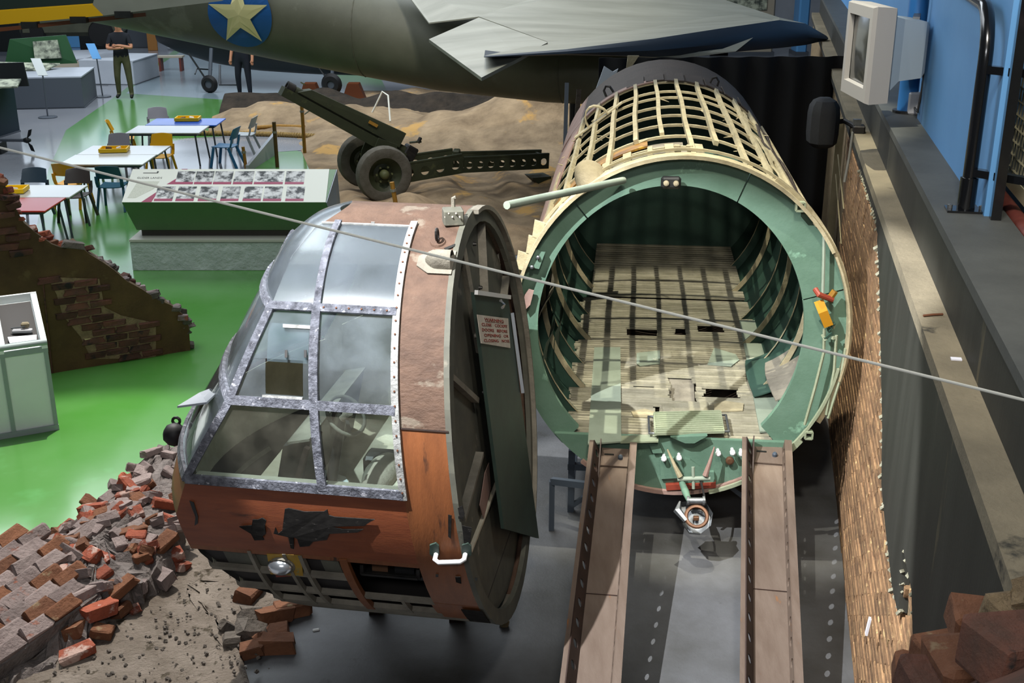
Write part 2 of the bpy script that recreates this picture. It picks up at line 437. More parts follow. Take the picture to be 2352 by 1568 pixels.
def lettering(text, size, origin, xd, yd, m, parent, name='lettering', align='CENTER', stretch=1.0):
    cu = bpy.data.curves.new(name, 'FONT'); cu.body = text; cu.size = size; cu.align_x = align; cu.extrude = .0008; cu.resolution_u = 2
    t = bpy.data.objects.new('tmp', cu); COL.objects.link(t)
    bpy.context.view_layer.update()
    me = bpy.data.meshes.new_from_object(t.evaluated_get(bpy.context.evaluated_depsgraph_get()))
    bpy.data.objects.remove(t)
    xd, yd = V(xd).normalized() * stretch, V(yd).normalized(); zd = xd.cross(yd).normalized(); og = V(origin) - ORG[parent.name]
    for v in me.vertices: v.co = og + xd * v.co.x + yd * v.co.y + zd * v.co.z
    me.name = name; me.materials.append(MATS[m])
    o = bpy.data.objects.new(name, me); COL.objects.link(o); o.parent = parent; ORG[o.name] = ORG[parent.name]; return o
def rock_mesh(name, size, seed, rough=.12, cuts=1, ch=.014):
    r = random.Random(seed); b = MB().box((0, 0, 0), size, None, ch)
    me = b.mesh(name); bm = bmesh.new(); bm.from_mesh(me)
    if cuts: bmesh.ops.subdivide_edges(bm, edges=bm.edges[:], cuts=0)
    for v in bm.verts:
        v.co += V((r.uniform(-1, 1) * size[0], r.uniform(-1, 1) * size[1], r.uniform(-1, 1) * size[2])) * rough * .5
    bm.to_mesh(me); bm.free(); return me
# ================================================================== THE SETTING
def slab(name, pts, m, z=0.0, t=.01):
    return struct(MB().prism([V((p.x, p.y, z - t)) for p in pts], (0, 0, t)).build(name, m))
slab('floor', [V(p) for p in ((-45, -3, 0), (25, -3, 0), (25, 62, 0), (-45, 62, 0))], 'hall_floor', 0, .2)
gp = [G(*p) for p in ((-500, 1420), (20, 1330), (170, 1275), (420, 1085), (520, 1000), (900, 700), (1010, 560), (780, 545), (700, 352), (545, 303),
                      (900, 232), (860, 150), (420, 100), (330, 170), (273, 216), (152, 299), (110, 393), (70, 590), (-600, 800))]
slab('floor_green_paint', gp, 'green_floor', .004, .004)
slab('floor_grey_paint', [G(*p) for p in ((300, 345), (430, 318), (640, 306), (740, 322), (690, 346), (600, 352), (560, 400), (290, 405))], 'hall_floor', .007, .003)
slab('floor_reflection_patch', [G(*p) for p in ((290, 215), (560, 232), (800, 218), (720, 120), (430, 110), (350, 160))], 'floor_reflection', .006, .002)  # bluish reflection on the far floor, laid on as a coloured patch
slab('floor_concrete', [V(p) for p in ((-1.9, 3.5, 0), (2.3, 3.5, 0), (4.0, 12.5, 0), (4.4, 16, 0), (.3, 16, 0), (-.9, 10.2, 0), (-1.6, 7.6, 0))], 'concrete', .008, .008)
soil = [(-350, 1700), (-120, 1380), (100, 1330), (300, 1200), (430, 1070), (560, 1010), (760, 1180), (760, 1340), (640, 1400), (530, 1455), (520, 1490), (575, 1545), (590, 1700)]
sp_ = [G(*p) for p in soil]
b = MB(); cxy = sum(sp_, V()) / len(sp_)
RI = [0, .55, .8, .93, 1.0]
def soil_pt(k, j):
    a, c = sp_[k % len(sp_)], sp_[(k + 1) % len(sp_)]
    return None
ring = []
for i in range(len(sp_)):
    for q in range(4): ring.append(sp_[i].lerp(sp_[(i + 1) % len(sp_)], q / 4))
vs, fs = [], []
rr = random.Random(3)
for j, f in enumerate((1.0, .96, .88, .75, .6, .45, .3, .15)):
    for p in ring:
        q = cxy.lerp(p, f); h = 0.0 if j == 0 else .02 + .035 * rr.random() * min(1, j / 2)
        vs.append(V((q.x + rr.uniform(-.03, .03), q.y + rr.uniform(-.03, .03), h)))
n = len(ring)
for j in range(7):
    for k in range(n): fs.append((j * n + k, j * n + (k + 1) % n, (j + 1) * n + (k + 1) % n, (j + 1) * n + k))
fs.append([7 * n + k for k in range(n)])
struct(b.add(vs, fs).build('floor_soil', 'soil', smooth=60))

# far walls of the hall
struct(MB().box((-10, 47, 5), (80, .3, 10)).build('wall_back', 'far_white'))
struct(MB().box((-33, 22, 5), (.3, 50, 10)).build('wall_left', 'far_white'))

# ---- right-hand wall: brick, plaster, two stepped ledges
S0, S1 = 2.2, 24
def wall_block(name, a0, a1, z0, z1, m, s0=S0, s1=S1):
    return struct(MB().hexa([WL(s0, a0, z0), WL(s0, a1, z0), WL(s1, a1, z0), WL(s1, a0, z0), WL(s0, a0, z1), WL(s0, a1, z1), WL(s1, a1, z1), WL(s1, a0, z1)]).build(name, m))
wr = wall_block('wall_right', .845, 2.4, 0, 2.56, 'mortar')
wall_block('trim_1', .80, 1.6, 2.56, 2.63, 'ledge_concrete')
wall_block('wall_right_upstand', .94, 2.4, 2.63, 2.90, 'wall_black')
wall_block('trim_2', .935, 1.30, 2.90, 2.95, 'ledge_grey')
edge = [(2079, 1568), (2097, 1488), (2093, 1352), (2073, 1256), (2062, 1406), (2049, 1352), (2034, 1216), (2024, 1113), (2026, 977), (2022, 786), (2019, 636), (2012, 500), (1996, 380), (1985, 290)]
ez = [(s, min(z, 2.50)) for s, z in (WP(x, y, .80) for x, y in edge)]
pl = [(S0, .9), (3.6, 1.25)] + ez + [(12.2, 2.5), (S1, 2.5), (S1, 2.56), (S0, 2.56)]
b = MB(); pts = [WL(s, .80, z) for s, z in pl]
b.prism(pts, WN * .043)
plaster = struct(b.build('wall_right_plaster', 'wall_black'))
# ragged pale edge of the broken plaster
b = MB(); rr = random.Random(5)
for (s0, z0), (s1, z1) in zip(ez, ez[1:]):
    L = math.hypot(s1 - s0, z1 - z0); k = max(2, int(L / .06))
    for i in range(k):
        f = (i + rr.random()) / k; s, z = s0 + (s1 - s0) * f, z0 + (z1 - z0) * f
        w = rr.uniform(.008, .026)
        b.box(WL(s, .805 + rr.uniform(-.006, .01), z), (w, w * .9, w * rr.uniform(.8, 2.5)), rot3(rr.random(), rr.random(), rr.random()))
e_ = b.build('plaster_crumbs', 'pale_plaster', plaster); e_['kind'] = 'stuff'
# bricks
def zedge(s):
    best = .0
    t = sorted((q for q in ez), key=lambda q: q[0]); return lerp([(q[0], q[1]) for q in t], s)
cand = []
for c in range(36):
    z = .035 + c * .0725
    for k in range(40):
        s = 4.0 + k * .228 + (.114 if c % 2 else 0)
        if z < zedge(s) - .03 and s < 11.5: cand.append((s, z))
vis = [q for q in cand if 4.6 < q[0] < 9.6 and not (q[0] > 7.9 and q[1] < .35)]
vis.sort(key=lambda q: abs(q[0] - 6.4)); objs_ = vis[:300]; rest = [q for q in cand if q not in set(objs_)]
RZ = M.Rotation(-TH, 3, 'Z')
vars_ = []
for i in range(5):
    me = rock_mesh('brick', (.055, .224, .056), 40 + i, .05, ch=.005); me.materials.append(MATS['brick_wall']); vars_.append(me)
for i, (s, z) in enumerate(objs_):
    o = bpy.data.objects.new('brick', vars_[i % 5]); COL.objects.link(o); o.parent = wr
    ja = .836 + .013 * math.sin(z * 517.3) + RN.uniform(-.003, .003); o.location = WL(s, ja, z); o.rotation_euler = (RN.uniform(-.012, .012), 0, -TH + RN.uniform(-.008, .008))
b = MB()
for s, z in rest: b.box(WL(s, .838 + .013 * math.sin(z * 517.3) + RN.uniform(-.003, .003), z), (.055, .222, .056), RZ)
e_ = b.build('far_bricks', 'brick_wall', wr); e_['kind'] = 'stuff'

# ---- mezzanine behind the ledges
wall_block('wall_blue', 1.174, 1.24, 2.95, 5.2, 'wall_blue', 6.42, 9.55)
wall_block('wall_blue_return', 1.174, 2.2, 2.95, 5.2, 'wall_blue', 9.45, 9.6)
wall_block('wall_blue_far', 1.25, 1.4, 2.95, 5.2, 'wall_blue', 9.9, 24)
wall_block('floor_mezzanine', 1.30, 3.0, 2.70, 2.74, 'pink_floor', 2.2, 6.6)
wall_block('wall_mezzanine_back', 3.0, 3.1, 2.4, 5.2, 'curtain', 2.2, 12)

# handrail
base = G(2217, 484, 2.95)
t = thing('handrail', 'glossy black tubular handrail bending away above the blue wall', 'handrail', base)
top = base + V((0, 0, .94)); pts = [base + V((0, 0, .012)), base + V((0, 0, .72))]
for k in range(7):
    a = k / 6 * math.pi / 2 * .93; pts.append(top + V((0, 0, -.16)) + WU * (.26 * (1 - math.cos(a))) + V((0, 0, .26 * math.sin(a))) )
pts.append(pts[-1] + WU * 3.6 + V((0, 0, .12)))
MB().tube(pts, .036, 14).build('rail_tube', 'rail_black', t, 50)
MB().lathe([(.046, 0), (.046, .17), (.04, .172)], base + V((0, 0, .01)), n=16).build('sleeve', 'rail_black', t, 50)
MB().box(base + V((0, 0, .006)), (.20, .13, .012), RZ).build('base_plate', 'rail_black', t)
for d in (-.08, .08):
    MB().lathe([(.014, 0), (.014, .018), (.006, .022)], base + WN * d + V((0, 0, .012)), n=6).build('bolt', 'grey_metal', t)
MB().bar(base + V((0, 0, .74)), WL(6.3, 1.40, base.z + .74), .05, .04).build('bracket', 'rail_black', t)
MB().bar(base + V((0, 0, .21)), WL(6.3, 1.40, base.z + .21), .05, .04).build('bracket', 'rail_black', t)
# mesh barrier
t = thing('mesh_barrier', 'cream wire mesh barrier panel with red rails beside black handrail', 'barrier', WL(7.6, 1.4, 2.8))
def strip(b, s0, s1, z0, z1, a=1.4, d=.03): b.hexa([WL(s0, a, z0), WL(s0, a + d, z0), WL(s1, a + d, z0), WL(s1, a, z0), WL(s0, a, z1), WL(s0, a + d, z1), WL(s1, a + d, z1), WL(s1, a, z1)])
for q in ((7.52, 7.6, 2.97, 3.78), (4.4, 7.6, 2.97, 3.05), (4.4, 7.6, 3.70, 3.78)):
    b = MB(); strip(b, *q); b.build('frame_bar', 'mesh_cream', t)
for k in range(24):
    s = 7.45 - k * .075; b = MB(); b.tube([WL(s, 1.415, 3.05), WL(s, 1.415, 3.70)], .006, 5); b.build('upright_wire', 'mesh_cream', t)
for k in range(9):
    z = 3.08 + k * .074; b = MB(); b.tube([WL(7.52, 1.405, z), WL(4.4, 1.405, z)], .006, 5); b.build('cross_wire', 'mesh_cream', t)
MB().tube([WL(7.5, 1.35, 2.93), WL(4.2, 1.35, 2.93)], .045, 10).build('lower_rail', 'rail_red', t, 50)
MB().tube([WL(8.6, 1.35, 3.87), WL(4.2, 1.35, 3.87)], .04, 10).build('upper_rail', 'rail_red', t, 50)
MB().box(WL(6.36, 1.22, 3.5), (.05, .05, 1.1), RZ).build('post', 'rail_black', t)
MB().bar(WL(9.4, 1.6, 4.0), WL(4.2, 1.6, 4.0), .10, .05).build('top_rail', 'rail_black', t)
# blue service pipe with its white box
pb = G(2082, 258, 2.95)
t = thing('service_pipe', 'bright blue round service pipe standing on the grey ledge', 'pipe', pb)
MB().lathe([(.11, 0), (.11, .02)], pb, n=16).build('foot_plate', 'dark_metal', t)
MB().tube([pb, pb + V((0, 0, 2.3))], .075, 16).build('pipe_tube', 'pipe_blue', t, 50)
MB().lathe([(.08, .42), (.08, .45)], pb, n=16).build('joint_band', 'pipe_blue', t)
bx = G(2098, 262, 2.95)
tag(MB().box(bx + V((.0, .0, .085)), (.10, .08, .17), RZ, .012).build('junction_box', 'white_box', org=bx), 'small white junction box at the foot of the blue pipe', 'box')
# CRT monitor
mc = YP(2016, 118, 9.05)
t = thing('crt_monitor', 'old beige tube television monitor bracketed to blue pipe', 'monitor', mc + V((0, 0, -.34)))
hw, hh = .33, .335; X = mc.x - .16
def ring_box(x, y0, z0, sy, sz): return [V((x, mc.y + a * sy + y0, mc.z + c * sz + z0)) for a, c in ((-1, -1), (1, -1), (1, 1), (-1, 1))]
b = MB(); R0 = ring_box(X, 0, 0, hw, hh); R1 = ring_box(X + .03, 0, 0, hw * 1.03, hh * 1.03); R2 = ring_box(X + .17, 0, 0, hw, hh); R3 = ring_box(X + .20, 0, 0, hw * .78, hh * .8)
I0 = ring_box(X, 0, .01, hw * .80, hh * .74); I1 = ring_box(X + .035, 0, .01, hw * .77, hh * .71)
allr = [I1, I0, R0, R1, R2, R3]; vs = [p for r_ in allr for p in r_]; fs = []
for j in range(5):
    for k in range(4): fs.append((j * 4 + k, j * 4 + (k + 1) % 4, j * 4 + 4 + (k + 1) % 4, j * 4 + 4 + k))
b.add(vs, fs).build('bezel', 'crt_case', t)
b = MB(); b.patch(lambda u, v: V((X + .038 - .02 * (1 - u * u) * (1 - v * v), mc.y + u * hw * .78, mc.z + .01 + v * hh * .72)), rng(-1, 1, 7), rng(-1, 1, 7)); b.build('screen', 'crt_screen', t, 60)
b = MB(); A0 = ring_box(X + .18, 0, 0, hw * .8, hh * .82); A1 = ring_box(X + .27, 0, .03, hw * .66, hh * .66); A2 = ring_box(X + .44, 0, .03, hw * .6, hh * .6); A3 = ring_box(X + .47, 0, .03, hw * .5, hh * .5)
vs = [p for r_ in (A0, A1, A2, A3) for p in r_]; fs = [(j * 4 + k, j * 4 + (k + 1) % 4, j * 4 + 4 + (k + 1) % 4, j * 4 + 4 + k) for j in range(3) for k in range(4)] + [(12, 13, 14, 15)]
b.add(vs, fs).build('back_shell', 'crt_back', t)
for dz in (.24, -.2):
    MB().bar((X + .42, mc.y, mc.z + dz), (pb.x, pb.y, mc.z + dz), .05, .02).build('bracket_arm', 'grey_metal', t)
MB().tube([(X + .47, mc.y, mc.z - .02), (X + .53, mc.y, mc.z - .2), (X + .51, mc.y, mc.z - .45), (pb.x + .05, pb.y, 3.0)], .009, 6).build('power_cable', 'black_rubber', t)
# loudspeaker on the wall
scn = DP(1891, 281, 10.9)
t = thing('loudspeaker', 'black rounded loudspeaker clamped to the lower wall ledge', 'loudspeaker', scn + V((0, 0, -.23)))
b = MB(); prof = []
for f, k in ((-.23, .45), (-.215, .72), (-.18, .94), (-.1, 1), (.08, 1), (.15, .93), (.2, .72), (.225, .4)):
    prof.append([scn + V((x * .13 * k, y * .15 * k, f)) for x, y in ((-1, -.5), (-.55, -1), (.55, -1), (1, -.5), (1, .6), (.6, 1), (-.6, 1), (-1, .6))])
vs = [p for r_ in prof for p in r_]; fs = [(j * 8 + k, j * 8 + (k + 1) % 8, j * 8 + 8 + (k + 1) % 8, j * 8 + 8 + k) for j in range(7) for k in range(8)] + [list(range(8)), [56 + k for k in range(8)]]
b.add(vs, fs).build('cabinet', 'speaker_black', t, 30)
clamp = WL(10.75, .84, 2.66)
MB().tube([scn + V((.1, 0, 0)), scn + V((.2, .02, .01)), clamp], .022, 8).build('mounting_arm', 'dark_metal', t)
MB().box(clamp, (.10, .14, .07), RZ, .01).build('clamp', 'dark_metal', t)
MB().box(clamp + V((-.02, 0, .06)), (.07, .05, .05), RZ).build('clamp_block', 'grey_metal', t)
MB().tube([clamp + V((-.06, -.04, -.02)), clamp + V((-.07, -.04, -.25)), clamp + V((-.09, -.04, -.46))], .013, 7).build('safety_strap', 'cable_grey', t)
# upright timber behind the speaker, hung cords
pbt = YP(1909, 520, 11.9)
tag(MB().box((pbt.x, pbt.y, 1.25), (.075, .05, 2.5), RZ).build('timber_post', 'timber', org=(pbt.x, pbt.y, 0)), 'pale upright timber post between fuselage and brick wall', 'post')
for i, (a, c) in enumerate((((1925, 355), (1938, 480)), ((1920, 400), (1932, 560)))):
    tag(MB().tube([YP(*a, 11.2), YP(*c, 10.6)], .006, 5).build('thin_cord', 'timber', org=YP(*c, 10.6)), ('upper' if i == 0 else 'lower') + ' thin pale cord hanging beside the timber post', 'cord', 'cords by the post')
# small litter on the ledge
p = G(2143, 726, 2.63); tag(MB().tube([p + V((-.05, -.01, .006)), p + V((0, 0, .008)), p + V((.05, .012, .006))], .006, 6).build('rusty_nail', 'rust_bolt', org=p), 'short rusty nail lying on the lower ledge', 'nail')
p = G(2196, 826, 2.63); tag(MB().box(p + V((0, 0, .004)), (.045, .03, .006), RZ).build('paper_scrap', 'paper_white', org=p), 'tiny white paper scrap lying on the lower ledge', 'paper')
p = YP(1994, 1438, 5.35); tag(MB().box(p, (.012, .03, .10), rot3(0, .1, -TH)).build('paper_tag', 'paper_white', org=p), 'white paper tag stuck to the brick wall', 'tag')
# black curtain behind the fuselage
b = MB(); x0, x1, yc = 1.05, 4.45, 14.6
b.patch(lambda u, v: V((x0 + (x1 - x0) * u, yc + .05 * math.sin(u * 60) + .2 * u, v)), rng(0, 1, 90), [0.005, 1.4, 2.78], .01, lambda u, v: V((0, -1, 0)))
tag(b.build('black_curtain', 'curtain', org=(2.7, yc, 0), smooth=60), 'black stage curtain hanging behind the wrecked fuselage', 'curtain')
# suspension wire across the hall
a_, c_ = DP(-260, 274, 4.4), DP(2400, 930, 3.15)
tag(MB().tube([a_.lerp(c_, f) + V((0, 0, -.012 * f * (1 - f))) for f in rng(0, 1, 15)], .0045, 8).build('steel_wire', 'wire_white', org=c_), 'taut pale steel wire rope crossing the whole view', 'wire')
# ================================================================== GLIDER FUSELAGE
CF = V((1.175, 7.89, 1.645)); tf = rad(5.66); AF = V((math.sin(tf), math.cos(tf), 0)); BF = V((math.cos(tf), -math.sin(tf), 0)); ZF = V((0, 0, 1))
RHF, RVF = 1.165, 1.262; FZ = .82
def FS(s, th, r=1.0):
    a = rad(th); return CF + AF * s + BF * (RHF * r * math.sin(a)) + ZF * (RVF * r * math.cos(a))
def FN(s, th): a = rad(th); return (BF * (math.sin(a) / RHF) + ZF * (math.cos(a) / RVF)).normalized()
def FQ(s, q, z): return CF * 1 + AF * s + BF * q + V((0, 0, z - CF.z))
def FP(x, y, s=0.0):
    r = ray(x, y); t = (s - (O3 - CF).dot(AF)) / r.dot(AF); return O3 + r * t
def sq(p): return (p - CF).dot(AF), (p - CF).dot(BF)
fb = V((CF.x, CF.y, 0))
FU = thing('glider_fuselage', 'open green wooden glider fuselage with bare lattice roof beside brick wall', 'fuselage', fb)
def arc_rib(b, s, t0, t1, r0, r1, t, n=30):
    for k in range(n):
        a, c = t0 + (t1 - t0) * k / n, t0 + (t1 - t0) * (k + 1) / n
        r0a, r0c = (r0(a), r0(c)) if callable(r0) else (r0, r0)
        p = [FS(s, a, r0a), FS(s, c, r0c), FS(s, c, r1), FS(s, a, r1)]
        b.hexa(p + [q + AF * t for q in p])
    return b
# front bulkhead in four plates with joints
rin = lambda th: .818 - .052 * math.sin(rad(th)) + .012 * math.cos(rad(2 * th))
for a, c in ((-136, -42), (-41.4, 22), (22.6, 74), (74.6, 136)):
    arc_rib(MB(), .04, a, c, rin, 1.0, .05, 26).build('bulkhead_plate', 'green_dope', FU, label='pale green curved bulkhead plate')
# wooden lips around the outer edge of the bulkhead
for i, (r0, r1, s, t, a, c) in enumerate(((1.0, 1.012, -.05, .10, -104, 104), (.992, 1.012, -.075, .022, -96, 60), (1.0, 1.03, -.012, .014, 30, 120), (1.015, 1.03, .075, .02, -80, 100), (.97, .985, -.05, .03, 100, 152))):
    arc_rib(MB(), s, a, c, r0, r1, t, 40).build('edge_lath', 'cream_wood' if i != 4 else 'green_dusty', FU)
# lower bulkhead under the floor
pts = [FS(0, t, .985) for t in rng(131, 229, 24)]
MB().prism(pts, AF * .04).build('lower_bulkhead', 'green_dope', FU)
arc_rib(MB(), -.03, 150, 215, .975, 1.0, .04, 20).build('belly_lip', 'pink_skin', FU)
arc_rib(MB(), -.05, 128, 166, .985, 1.006, .05, 14).build('belly_lip', 'green_dusty', FU)
# skins
def skin(name, t0, t1, s0, s1, r, m, thick=.016, ns=10, nt=16, label=None):
    return MB().patch(lambda u, v: FS(u, v, r), rng(s0, s1, ns), rng(t0, t1, nt), thick, lambda u, v: FN(u, v)).build(name, m, FU, 40, label=label)
TB_ = lambda s: lerp([(0, -64), (1.5, -55), (3.8, -48), (6, -48)], s)
MB().patch(lambda u, v: FS(u, TB_(u) + (-150 - TB_(u)) * v, 1.0), rng(.05, 5.5, 14), rng(0, 1, 20), .016, lambda u, v: FN(u, TB_(u) + (-150 - TB_(u)) * v)).build('side_skin', 'pink_skin', FU, 40, label='faded pinkish plywood side skin')
skin('side_skin', 47, 150, .05, 5.5, 1.0, 'brown_skin')
skin('belly_skin', 150, 210, .05, 5.5, 1.0, 'brown_skin')
skin('roof_skin', -49, 47, 3.78, 5.5, 1.0, 'brown_skin', label='dark brown rear roof skin')
skin('inner_lining', -140, -64, .06, 5.4, .972, 'green_deep', .008)
skin('inner_lining', 54, 140, .06, 5.4, .972, 'green_deep', .008)
MB().patch(lambda u, v: FS(u, v, 1.008), rng(3.70, 3.86, 3), rng(-64, -7, 24), .012, FN).build('skin_edge_band', 'pink_skin', FU, 40)
MB().patch(lambda u, v: FS(u, TB_(u) + v, 1.006), rng(.06, 3.86, 12), rng(-6, 1, 3), .012, lambda u, v: FN(u, TB_(u) + v)).build('skin_edge_band', 'pink_skin', FU, 40)
# tattered plates along the front of the roof skin
rr = random.Random(9)
for k in range(7):
    t0 = -22 + k * 9.5
    MB().patch(lambda u, v: FS(u, v, 1.012 + rr.uniform(-.002, .004)), [3.70 + rr.uniform(-.03, .12), 4.25], [t0 + .4, t0 + 8.8], .012, FN).build('torn_roof_panel', 'brown_skin', FU)
for th in (-31, 21):
    MB().tube([FS(4.05, th - 2, 1.0), FS(4.05, th - 1.6, 1.05), FS(4.05, th, 1.07), FS(4.05, th + 1.6, 1.05), FS(4.05, th + 2, 1.0)], .012, 7).build('lifting_ring', 'dark_metal', FU)
# rear closing bulkhead
MB().prism([FS(5.45, t, .98) for t in rng(0, 352, 44)], AF * .04).build('rear_bulkhead', 'green_deep', FU)
# roof lattice: frames and stringers
ST = [2 + 9.6 * k for k in range(-7, 6)]
for i, s in enumerate((.36, .80, 1.28, 1.74, 2.2, 2.72, 3.1, 3.72)):
    t0, t1 = TB_(s) - 1, 48
    if i == 0: t0, t1 = -58, 1
    if i == 6: t0 = -40
    arc_rib(MB(), s, t0, t1, .981, .996, .034, 30).build('roof_frame', 'cream_wood', FU)
for k, th in enumerate(ST):
    s0, s1 = .02, 3.78
    if -9 < th < -6: s0 = .84
    if 10 < th < 13: s0 = .62
    if th < -60: s0, s1 = .05, .7
    elif th < -52: s0, s1 = .02, 1.9
    if -42 < th < -8 and k % 2 == 1: s0 = .78
    b = MB(); pts = [FS(s, th + .25 * math.sin(s * 3 + k), .985) for s in rng(s0, s1, 9)]
    b.sweep(pts, [FN(s, th) for s in rng(s0, s1, 9)], .034, .034).build('stringer', 'cream_wood', FU)
for th, w in ((-46, .05), (-37, .055), (-28, .05), (-20, .06), (-12, .035), (-5.5, .06), (4.5, .055)):
    b = MB().sweep([FS(s, th, .985) for s in rng(.04, .40, 4)], [FN(s, th) for s in rng(.04, .4, 4)], w, .03).build('short_batten', 'cream_wood', FU)
MB().patch(lambda u, v: FS(u, v, .985), rng(.60, .79, 3), rng(-60, -13, 24), .014, FN).build('amber_ply_arc', 'amber_ply', FU, label='shiny amber plywood arc')
MB().patch(lambda u, v: FS(u, v, .955), rng(.44, .80, 3), rng(-36, 0, 20), .012, FN).build('grey_ply_arc', 'frame_grey', FU)
skin('lattice_lining', 6, 44, .16, .78, .93, 'green_deep', .01, 4, 12)
for th in (34, 41, 47):     # splintered skin shreds on the right shoulder
    MB().sweep([FS(s, th + 2 * math.sin(s * 2), 1.0 + .01 * math.sin(s * 5)) for s in rng(.15, 3.3, 9)], [FN(s, th) for s in rng(.15, 3.3, 9)], .03, .012).build('skin_shred', 'brown_skin' if th != 34 else 'cream_wood', FU)
# small splinters where the frames broke at the stringers
b = MB()
for k in range(40):
    th = rr.choice(ST); s = rr.choice((.8, 1.28, 1.74, 2.2, 2.72)); p = FS(s, th + rr.choice((-1, 1)) * 1.2, .985)
    b.tube([p, p + V((rr.uniform(-.08, .08), rr.uniform(-.1, .02), rr.uniform(-.03, .04)))], [.009, .002], 4)
e_ = b.build('splinters', 'cream_wood', FU); e_['kind'] = 'stuff'
# fabric blister, small arch handle, black lamp box
pb_ = FS(.12, -33, .985); b = MB(); nn = FN(0, -33); tx = AF; ty = nn.cross(tx)
b.patch(lambda u, v: pb_ + (tx * math.cos(u) * math.cos(v) * .15 + ty * math.sin(u) * math.cos(v) * .115 + nn * (.17 * math.sin(v))), rng(0, 2 * math.pi, 19), rng(0, math.pi / 2, 7))
bl = b.build('fabric_blister', 'canvas_pad', FU, 60, label='cream fabric covered dome blister')
MB().prism([pb_ + tx * a * .19 + ty * c * .14 for a, c in ((-1, -1), (1, -1), (1, 1), (-1, 1))], nn * .012).build('blister_flange', 'cream_wood', bl)
p0 = FS(2.72, -35, 1.0); n0 = FN(0, -35); y0 = n0.cross(AF)
b = MB().sweep([p0 + y0 * (.10 * math.cos(a)) + n0 * (.14 * math.sin(a)) for a in rng(0, math.pi, 9)], [y0 * math.cos(a) + n0 * math.sin(a) for a in rng(0, math.pi, 9)], .09, .012).build('arch_cleat', 'cream_wood', FU)
MB().prism([p0 + y0 * .26 - AF * .08, p0 + y0 * .26 + AF * .05, p0 - y0 * .26 + AF * .09, p0 - y0 * .26 - AF * .02], n0 * .012).build('cleat_board', 'cream_wood', b)
lp = FP(1541, 419, -.02)
lb = MB().box(lp, (.135, .05, .085), M.Rotation(-tf, 3, 'Z'), .016).build('lamp_box', 'black_paint', FU, label='black twin lamp box')
for d in (-.032, .034): MB().lathe([(.02, 0), (.018, .012), (.008, .016)], lp + BF * d - AF * .026, -AF, 14).build('lamp_lens', 'canvas_pad', lb)
# roof switch box with four blocks
p0 = FS(.22, -3, .99)
sb = MB().prism([FS(s, t, .982) for s, t in ((.06, -5.5), (.06, 4), (.40, 4), (.40, -5.5))], ZF * .012).build('fitting_plate', 'frame_grey', FU)
for s in (.14, .26):
    for t in (-3, 1.3): MB().box(FS(s, t, .985) + ZF * .03, (.045, .035, .03), None, .006).build('terminal_block', 'cream_wood', sb)
# side frames inside
for i, s in enumerate((.45, .95, 1.5, 2.1, 2.8, 3.6, 4.5)):
    for t0, t1 in ((-138, -60), (46, 138)):
        arc_rib(MB(), s, t0, t1, .87 if i % 2 else .90, .968, .03, 18).build('side_frame', 'green_deep', FU)
        arc_rib(MB(), s - .012, t0, t1, .865 if i % 2 else .895, .90, .012, 18).build('frame_edge', 'cream_wood', FU)
for i, (t0, s0) in enumerate(((-118, .3), (-104, .5), (-125, .9), (112, .4), (122, .8))):    # buckled lining sheets along both sides
    b = MB().patch(lambda u, v: FS(s0 + u, t0 + v * 16, .96 - .12 * v * (1 + .3 * math.sin(u * 4))), rng(0, .8, 6), rng(0, 1, 6), .01, FN)
    b.build('buckled_lining', 'frame_grey' if i % 2 else 'green_deep', FU, 40)
# floor of cross slats, with holes broken through
def rect(px):
    q = [sq(G(*p, FZ)) for p in px]; return min(a for a, _ in q), max(a for a, _ in q), min(c for _, c in q), max(c for _, c in q)
holes = [rect(((1535, 862), (1600, 918))), rect(((1615, 887), (1700, 914))), rect(((1436, 750), (1508, 772))), rect(((1546, 748), (1580, 770))), rect(((1597, 744), (1668, 764))), rect(((1500, 930), (1520, 950))), rect(((1460, 882), (1500, 890)))]
rr = random.Random(4); s = .02
while s < 5.3:
    st = .052 if s < 3.3 else .085
    zz = FZ if s < 3.34 else FZ + .03
    cuts = [(-.80 + rr.uniform(-.02, .02), .87 + rr.uniform(-.03, .0))]
    for h in holes:
        if h[0] < s + st / 2 < h[1]:
            nc = []
            for a, c in cuts:
                l, r_ = h[2] + rr.uniform(-.02, .02), h[3] + rr.uniform(-.02, .02)
                if r_ <= a or l >= c: nc.append((a, c)); continue
                if l - a > .04: nc.append((a, l))
                if c - r_ > .04: nc.append((r_, c))
            cuts = nc
    for a, c in cuts:
        if s > 3.34: a, c = max(a, -.72), min(c, .80)
        p = [FQ(s, a, zz - .02), FQ(s, c, zz - .02), FQ(s + st * .78, c, zz - .02), FQ(s + st * .78, a, zz - .02)]
        q = [FQ(s + .006, a, zz), FQ(s + .006, c, zz), FQ(s + st * .72, c, zz), FQ(s + st * .72, a, zz)]
        MB().hexa(p + q).build('floor_slat', 'slat_cream', FU)
    s += st
for h in holes[:5]:
    MB().hexa([FQ(h[0], h[2], FZ - .3), FQ(h[0], h[3], FZ - .3), FQ(h[1], h[3], FZ - .3), FQ(h[1], h[2], FZ - .3), FQ(h[0], h[2], FZ - .28), FQ(h[0], h[3], FZ - .28), FQ(h[1], h[3], FZ - .28), FQ(h[1], h[2], FZ - .28)]).build('hatch_well', 'case_dark', FU)
h = holes[0]; MB().patch(lambda u, v: FQ(h[0] + (h[1] - h[0]) * u, h[2] + (h[3] - h[2]) * v, FZ - .03 - .12 * (1 - u) + .0), rng(.35, 1, 3), rng(0, 1, 3), .01, lambda u, v: ZF).build('hatch_flap', 'frame_grey', FU)
def plate(name, px, z, t, m):
    return MB().prism([G(*p, z) for p in px], (0, 0, t)).build(name, m, FU)
